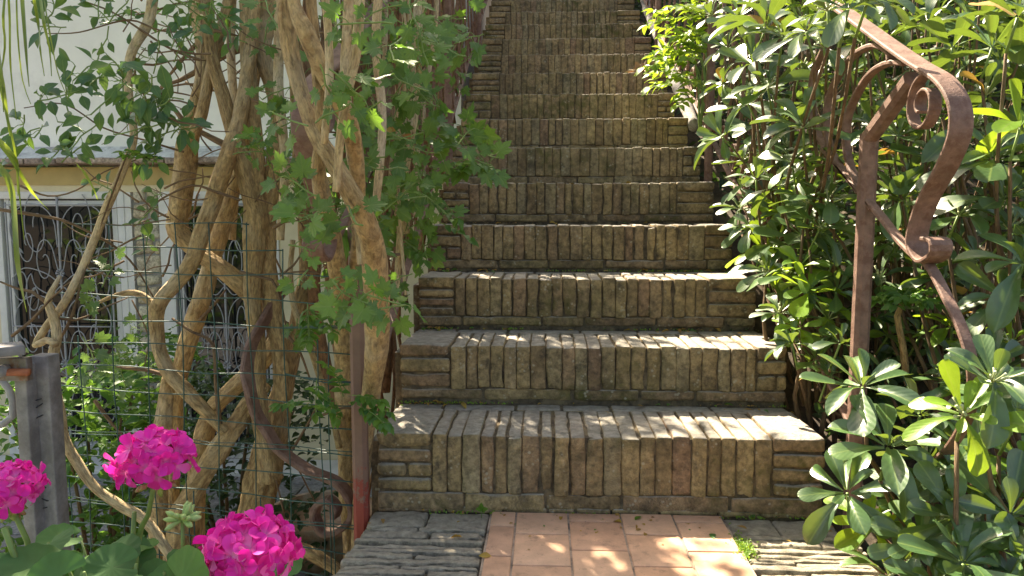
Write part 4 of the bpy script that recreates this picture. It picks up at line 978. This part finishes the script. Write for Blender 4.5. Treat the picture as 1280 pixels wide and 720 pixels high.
# ------------------------------------------------------------------ garden shrubs behind the wire fence
random.seed(81)
def bush(label, cx, cy, rx, ry, z1, n, s, m=LEAF_D, tm=OV1, name='garden_shrub'):
    b = empty(name, (cx, cy, TZ), label, 'shrub'); f_, s_ = MB(), MB()
    for k in range(n):
        a = random.uniform(0, 6.28); q = math.sqrt(random.random()); z = TZ + (z1 - TZ) * random.random() ** .75
        c = np.array([cx + rx*q*math.cos(a), cy + ry*q*math.sin(a), z]) + rng.normal(size=3) * .03
        for j in range(5): leaf(f_, random.choice(tm), c + rng.normal(size=3) * .02, rdir(-.6, .9), (0, -.3, 1) + rng.normal(size=3) * .4, random.uniform(*s))
    for k in range(14):
        a = k * .7; e = np.array([cx + rx*.7*math.cos(a), cy + ry*.7*math.sin(a), TZ + (z1 - TZ) * .85]); tube(s_, [(cx, cy, TZ - .02), (np.array([cx, cy, TZ]) + e) / 2 + (0, 0, .1), e], [.012, .008, .004], 6, .1)
    f_.build('foliage', [m], b); s_.build('stems', [TWIG], b); return b
c = P(110, 500, 2.9); bush('leafy green shrub behind the left end of the wire fence', c[0], 2.9, .42, .35, P(110, 450, 2.9)[2], 520, (.04, .065), OV and LEAF_V)
c = P(270, 500, 3.4); bush('dark green shrub below the right-hand glass door', c[0] , 3.5, .5, .3, P(230, 470, 3.4)[2], 420, (.04, .06))
c = P(5, 560, 2.6); bush('small shrub showing through the garden gate', c[0] - .25, 2.3, .35, .3, P(0, 480, 2.3)[2], 260, (.04, .06), LEAF_V)
c = P(185, 480, 4.2); bush('thin weedy shrub in front of the stone pier', c[0], 4.4, .3, .2, P(185, 420, 4.4)[2], 200, (.035, .06), LEAF_V)

# clay bowl on the terrace
bowl = empty('clay_planter', P(400, 690, 3.9), 'wide weathered clay bowl planter behind the wire fence below the vines', 'planter')
mb = MB(); bc = P(402, 640, 3.9); prof = [(.16, TZ), (.2, TZ + .05), (.25, TZ + .16), (.275, bc[2] - .04), (.30, bc[2] - .04), (.305, bc[2] + .01), (.27, bc[2] + .012), (.25, bc[2] - .06), (.0, bc[2] - .07)]
V = []; UV = []; Fc = []; n = 40
for r, z in prof:
    for k in range(n): V.append((bc[0] + r*math.cos(2*math.pi*k/n), bc[1] + r*math.sin(2*math.pi*k/n), z))
for j in range(len(prof) - 1):
    for k in range(n): Fc.append((j*n+k, j*n+(k+1) % n, (j+1)*n+(k+1) % n, (j+1)*n+k))
mb.add(V, Fc); mb.build('bowl', [CLAY], bowl)

# ------------------------------------------------------------------ ribbon-leaved plant hanging in at upper left
random.seed(91)
rb = empty('strap_leaved_plant', P(25, -60, 1.25), 'arching plant with long narrow yellow green ribbon leaves hanging in at upper left', 'plant')
fm = MB()
def ribbon(pts, Y, w):
    q = [P(a, b, Y + random.uniform(-.05, .05)) for a, b in pts]; Q = np.array(crom(q, .02)); T = np.gradient(Q, axis=0); V = []; Fc = []; n = len(Q)
    for i, (p, t) in enumerate(zip(Q, T)):
        a = np.cross(t, (0.3, 1, .2)); a /= np.linalg.norm(a) + 1e-9; ww = w / 2 * (1 - (i / (n - 1)) ** 3) + .0003
        V += [p - a*ww, p + (0, .002, 0), p + a*ww]
    for i in range(n - 1): Fc += [(i*3, i*3+1, i*3+4, i*3+3), (i*3+1, i*3+2, i*3+5, i*3+4)]
    fm.add(V, Fc)
for pts, w in [([(8, -40), (12, 20), (13, 80), (20, 150)], .004), ([(25, -40), (30, 30), (33, 70), (36, 108)], .008), ([(45, -40), (55, 30), (62, 60), (64, 95)], .007), ([(35, -40), (48, 30), (50, 60), (55, 95)], .006), ([(50, -30), (62, 40), (72, 90), (85, 125)], .003),
               ([(-20, 40), (-2, 85), (5, 120), (12, 170)], .012), ([(-10, 60), (5, 130), (18, 185), (24, 240), (30, 300)], .005), ([(-30, 170), (0, 180), (12, 195), (40, 240), (60, 262)], .008), ([(-30, 190), (0, 210), (15, 240), (22, 330), (33, 390)], .013), ([(-5, 170), (20, 200), (22, 245)], .008),
               ([(-30, 0), (-8, 40), (2, 90), (4, 140)], .009), ([(10, -40), (4, 20), (6, 60), (-4, 120)], .005), ([(20, -30), (22, 40), (28, 100), (38, 130)], .003), ([(95, 205), (105, 215), (118, 238), (122, 250)], .006)]:
    ribbon(pts, 1.3, w * 1.3)
fm.build('leaves', [LEAF_R], rb)

# ------------------------------------------------------------------ geraniums
random.seed(101); rng = np.random.default_rng(101)
gz = -.55
pc = (-.44, .74)
wall = empty('low_wall', (pc[0] - .1, .72, gz), 'low rubble wall under the geranium pot just below the frame', 'wall')
mb = MB(); box(mb, -1.1, -.26, .56, .92, -1.18, .03, bev=.01); mb.build('coping', [SLATE], wall)
pot = empty('flower_pot', (pc[0], pc[1], .03), 'clay pot holding the pink geranium', 'pot')
mb = MB(); prof = [(.09, .032), (.125, .21), (.14, .21), (.142, .245), (.125, .247), (.12, .21), (0, .205)]; V = []; Fc = []
for r, z in prof:
    for k in range(n): V.append((pc[0] + r*math.cos(2*math.pi*k/n), pc[1] + r*math.sin(2*math.pi*k/n), z))
for j in range(len(prof) - 1):
    for k in range(n): Fc.append((j*n+k, j*n+(k+1) % n, (j+1)*n+(k+1) % n, (j+1)*n+k))
mb.add(V, Fc); mb.build('pot_body', [CLAY], pot)
ger = empty('geranium_plant', (pc[0], pc[1], .2), 'pink geranium with three round flower heads at lower left', 'flowering plant')
base = np.array([pc[0], pc[1], .2])
def head(px, py, Y, rad, stem_to, n=34, squash=.75):
    c = P(px, py, Y); fm = MB(); cm = MB()
    bc = c - np.array([0, 0, rad * .55])
    for k in range(n):
        t = (k + .5) / n; ph = k * 2.4; ct = 1 - 1.35 * t; st = math.sqrt(max(0, 1 - ct * ct))
        d = np.array([st * math.cos(ph), st * math.sin(ph), ct]); o = c + d * rad * (1, 1, squash) * random.uniform(.82, 1.02)
        ax = d + rng.normal(size=3) * .14; Fm = frame(ax, (.3, .2, .9)); a0 = random.uniform(0, 6.28); s = rad * random.uniform(.42, .52)
        for q in range(5):
            a = a0 + q * 1.2566 + random.uniform(-.12, .12); rr = math.cos(R(random.uniform(6, 28)))
            dd = Fm[:, 0] * math.cos(a) * rr + Fm[:, 2] * math.sin(a) * rr + Fm[:, 1] * math.sqrt(1 - rr * rr)
            leaf(fm, random.choice(PT), o, dd, Fm[:, 1], s * random.uniform(.85, 1.1), wscale=random.uniform(.9, 1.2))
        tube(cm, [bc, (bc + o) / 2 + (0, 0, -.002), o - d * .002], [.0009, .0009, .0016], 5, .02)
    for k in range(11):
        d = np.array([random.uniform(-1, 1), random.uniform(-1, 1), random.uniform(-.9, -.1)]); d /= np.linalg.norm(d); e = bc + d * rad * random.uniform(.3, .6)
        tube(cm, [bc, (bc + e)/2, e - d*.004, e, e + d * .006], [.0009, .001, .0016, .0036, .001], 7, .004)
    h = fm.build('flower_head', [PETAL], ger); cm.build('calyx', [CALYX], h)
    sm = MB(); s = P(*stem_to, Y); tube(sm, [bc + (0, 0, .003), (bc + s) / 2 + (.003, 0, 0), s, base + rng.normal(size=3) * (.02, .02, 0)], [.0028, .003, .0034, .004], 8, .02); sm.build('flower_stem', [GREENSTEM], ger)
head(193, 575, .80, .038, (170, 690)); head(312, 692, .72, .0425, (300, 790), 38); head(10, 612, .76, .032, (50, 720))
sm = MB(); tube(sm, [P(168, 640, .8), P(166, 680, .8), P(158, 730, .79)], [.0026, .003, .0035], 8, .02); sm.build('flower_stem', [GREENSTEM], ger); sm = MB(); tube(sm, [P(5, 660, .72), P(20, 700, .72), P(30, 740, .72)], .003, 8, .02); sm.build('flower_stem', [GREENSTEM], ger)
bm_ = MB(); bc = P(228, 650, .74)
for k in range(16):
    d = rdir(-.3, 1); e = bc + d * .011; tube(bm_, [bc, e, e + d*.004, e + d*.009], [.001, .0028, .0032, .0006], 7, .003)
bd = bm_.build('bud_cluster', [mat_plain('pale_green_bud', (.3,.42,.14), .6, .25, 80)], ger)
sm = MB(); tube(sm, [bc, P(229, 690, .74), P(225, 740, .74)], [.002, .0022, .0025], 8, .02); sm.build('flower_stem', [GREENSTEM], ger)
lf = MB(); ls = MB()
for px, py, Y, s, up in [(80, 700, .74, .08, (-.1, -.5, 1)), (205, 715, .68, .075, (.2, -.9, .5)), (130, 690, .78, .07, (0, -.6, 1)), (45, 712, .68, .06, (-.3, -.6, .8)), (170, 705, .70, .06, (.1, -.8, .8)), (105, 715, .66, .06, (0, -.9, .6)), (240, 700, .72, .055, (.3, -.7, .6)),
                         (15, 715, .72, .05, (0, -.6, .8)), (60, 678, .82, .06, (0, -.4, 1)), (185, 672, .85, .05, (.2, -.5, 1)), (100, 670, .88, .06, (0, -.4, 1)), (150, 730, .64, .06, (0, -.8, .6)), (250, 730, .7, .07, (.4, -.8, .5)), (340, 735, .74, .07, (.4, -.6, .6)), (20, 700, .84, .07, (0, -.4, 1))]:
    p = P(px, py, Y); d = np.array([random.uniform(-1, 1), -.6, random.uniform(-.2, .4)]); leaf(lf, random.choice(GL), p, d, np.array(up), s * .82); tube(ls, [base + rng.normal(size=3) * (.03, .03, 0), (base + p) / 2 + (0, 0, -.02), p], [.003, .002, .0015], 6, .03)
for k in range(60):
    p = base + np.array([random.uniform(-.16, .14), random.uniform(-.1, .12), random.uniform(.02, .14)]); leaf(lf, random.choice(GL), p, rdir(-.3, .3), (0, -.4, 1) + rng.normal(size=3) * .3, random.uniform(.04, .07))
lf.build('leaves', [LEAF_G], ger); ls.build('leaf_stalks', [GREENSTEM], ger)

# small details: seedling at the foot of the step, moss tuft, fallen leaves
sd = empty('seedling', P(603, 672, 1.7), 'tiny green seedling at the joint between slate and tiles', 'plant')
fm, sm = MB(), MB(); b0 = P(602, 678, 1.74); b0[2] = 0
for d in ((-.4, -.6, .4), (.6, -.5, .4), (0, -.3, .9)): leaf(fm, OV[0], b0 + (0, 0, .018), d, (0, -.7, .7), .024)
tube(sm, [b0, b0 + (0, 0, .02)], .001, 5, .01); fm.build('leaves', [LEAF_V], sd); sm.build('stem', [GREENSTEM], sd)
mb = MB(); random.seed(111)
for k in range(260):
    a = random.gauss(.445, .012); b = random.gauss(1.60, .03) ; leaf(mb, OV1[0], (a, b, .002), rdir(.2, 1), (0, 0, 1), .009)
for k in range(900):       # moss along the foot of risers
    i = random.randint(1, 4); x = random.uniform(XL, XR); 
    if mnoise.noise(Vector((x*7, i*3.3, 0))) < .05: continue
    z = 0 if i == 1 else top(i-1) - .003; leaf(mb, OV1[0], (x, fy(i) - random.uniform(-.003, .012), z), rdir(.2, 1), (0, -1, .3), .008)
tag(mb.build('moss', [LEAF_LIME]), 'tufts of yellow green moss in the joints of landing and steps', 'moss', kind='stuff')

fl = empty('fallen_leaf', P(817, 86, 4.3), 'large curled brown dead leaf lying at the right end of an upper step', 'leaf')
mb = MB(); q = np.array((.60, fy(9) + .05, top(9) + .012)); leaf(mb, fan(lobed(5), .28, .5, .05), q, (-1, .1, .15), (0, -.6, .8), .15); mb.build('blade', [mat_leaf('dead_leaf', [(.22,.1,.05), (.28,.14,.08)], .8, .15, (.3,.15,.05))], fl)
mb = MB(); random.seed(121)
for k in range(330):
    i = random.choice([0, 0, 1, 1, 2, 2, 3, 3, 4, 5, 6]); x = XL + abs(random.gauss(0, .22)) if random.random() < .45 else XR - abs(random.gauss(0, .25)); yb = fy(i + 1) - abs(random.gauss(0, .035)) - .004
    if i == 0: x = random.uniform(XL, XR); yb = 1.765 - abs(random.gauss(0, .09))
    if not XL < x < XR: continue
    leaf(mb, random.choice(OV), (x, yb, (top(i) if i else .004) + .003), (random.uniform(-1, 1), random.uniform(-1, 1), .05), (0, 0, 1) + rng.normal(size=3) * .25, random.choice([.006, .008, .012, .018, .028]), 0 if random.random() < .75 else 1)
tag(mb.build('leaf_litter', [DRY, LEAF_V]), 'dry leaf scraps gathered along the foot of the steps', 'leaf litter', kind='stuff')

# hedge and tree behind the viewer: what the glass doors mirror, and green light on the vines
gh = empty('garden_hedge', (-3.5, -4.5, -1.6), 'sunlit hedge across the garden, mirrored in the glass doors', 'hedge')
mb = MB(); hc3 = [(random.uniform(-9, -1.0), y_, random.uniform(-1.6, .4 - y_ * .5)) for y_ in [random.uniform(-6, -1.9) for k in range(190)]]
scatter(mb, 8000, lambda: np.array(random.choice(hc3)) + rng.normal(size=3) * .25, (.12, .2)); mb.build('foliage', [LEAF_LIME], gh)

# ------------------------------------------------------------------ light
AZ, EL = R(27), R(50)
w = bpy.data.worlds.new('World'); scene.world = w; w.use_nodes = True; nt = w.node_tree
sky = nt.nodes.new('ShaderNodeTexSky'); sky.sky_type = 'NISHITA'; sky.sun_disc = False; sky.sun_elevation = EL; sky.sun_rotation = -AZ; sky.ozone_density = .3; sky.dust_density = 3; sky.air_density = .8
nt.links.new(sky.outputs[0], nt.nodes['Background'].inputs[0]); nt.nodes['Background'].inputs[1].default_value = .095
sl = bpy.data.lights.new('sun', 'SUN'); so = bpy.data.objects.new('sun', sl); C.objects.link(so); sl.energy = 5; sl.angle = R(.53); sl.color = (1, .95, .87)
sd_ = Vector((-math.sin(AZ)*math.cos(EL), math.cos(AZ)*math.cos(EL), math.sin(EL))); so.rotation_euler = sd_.to_track_quat('Z', 'Y').to_euler(); so.location = (0, 0, 12)
scene.view_settings.view_transform = 'Standard'; scene.view_settings.look = 'None'; scene.view_settings.exposure = 2.15; scene.view_settings.gamma = 1
scene.view_settings.use_white_balance = True; scene.view_settings.white_balance_temperature = 7900; scene.view_settings.white_balance_tint = 10
scene.render.engine = 'CYCLES'; scene.cycles.use_denoising = True; scene.cycles.max_bounces = 8; scene.cycles.diffuse_bounces = 4
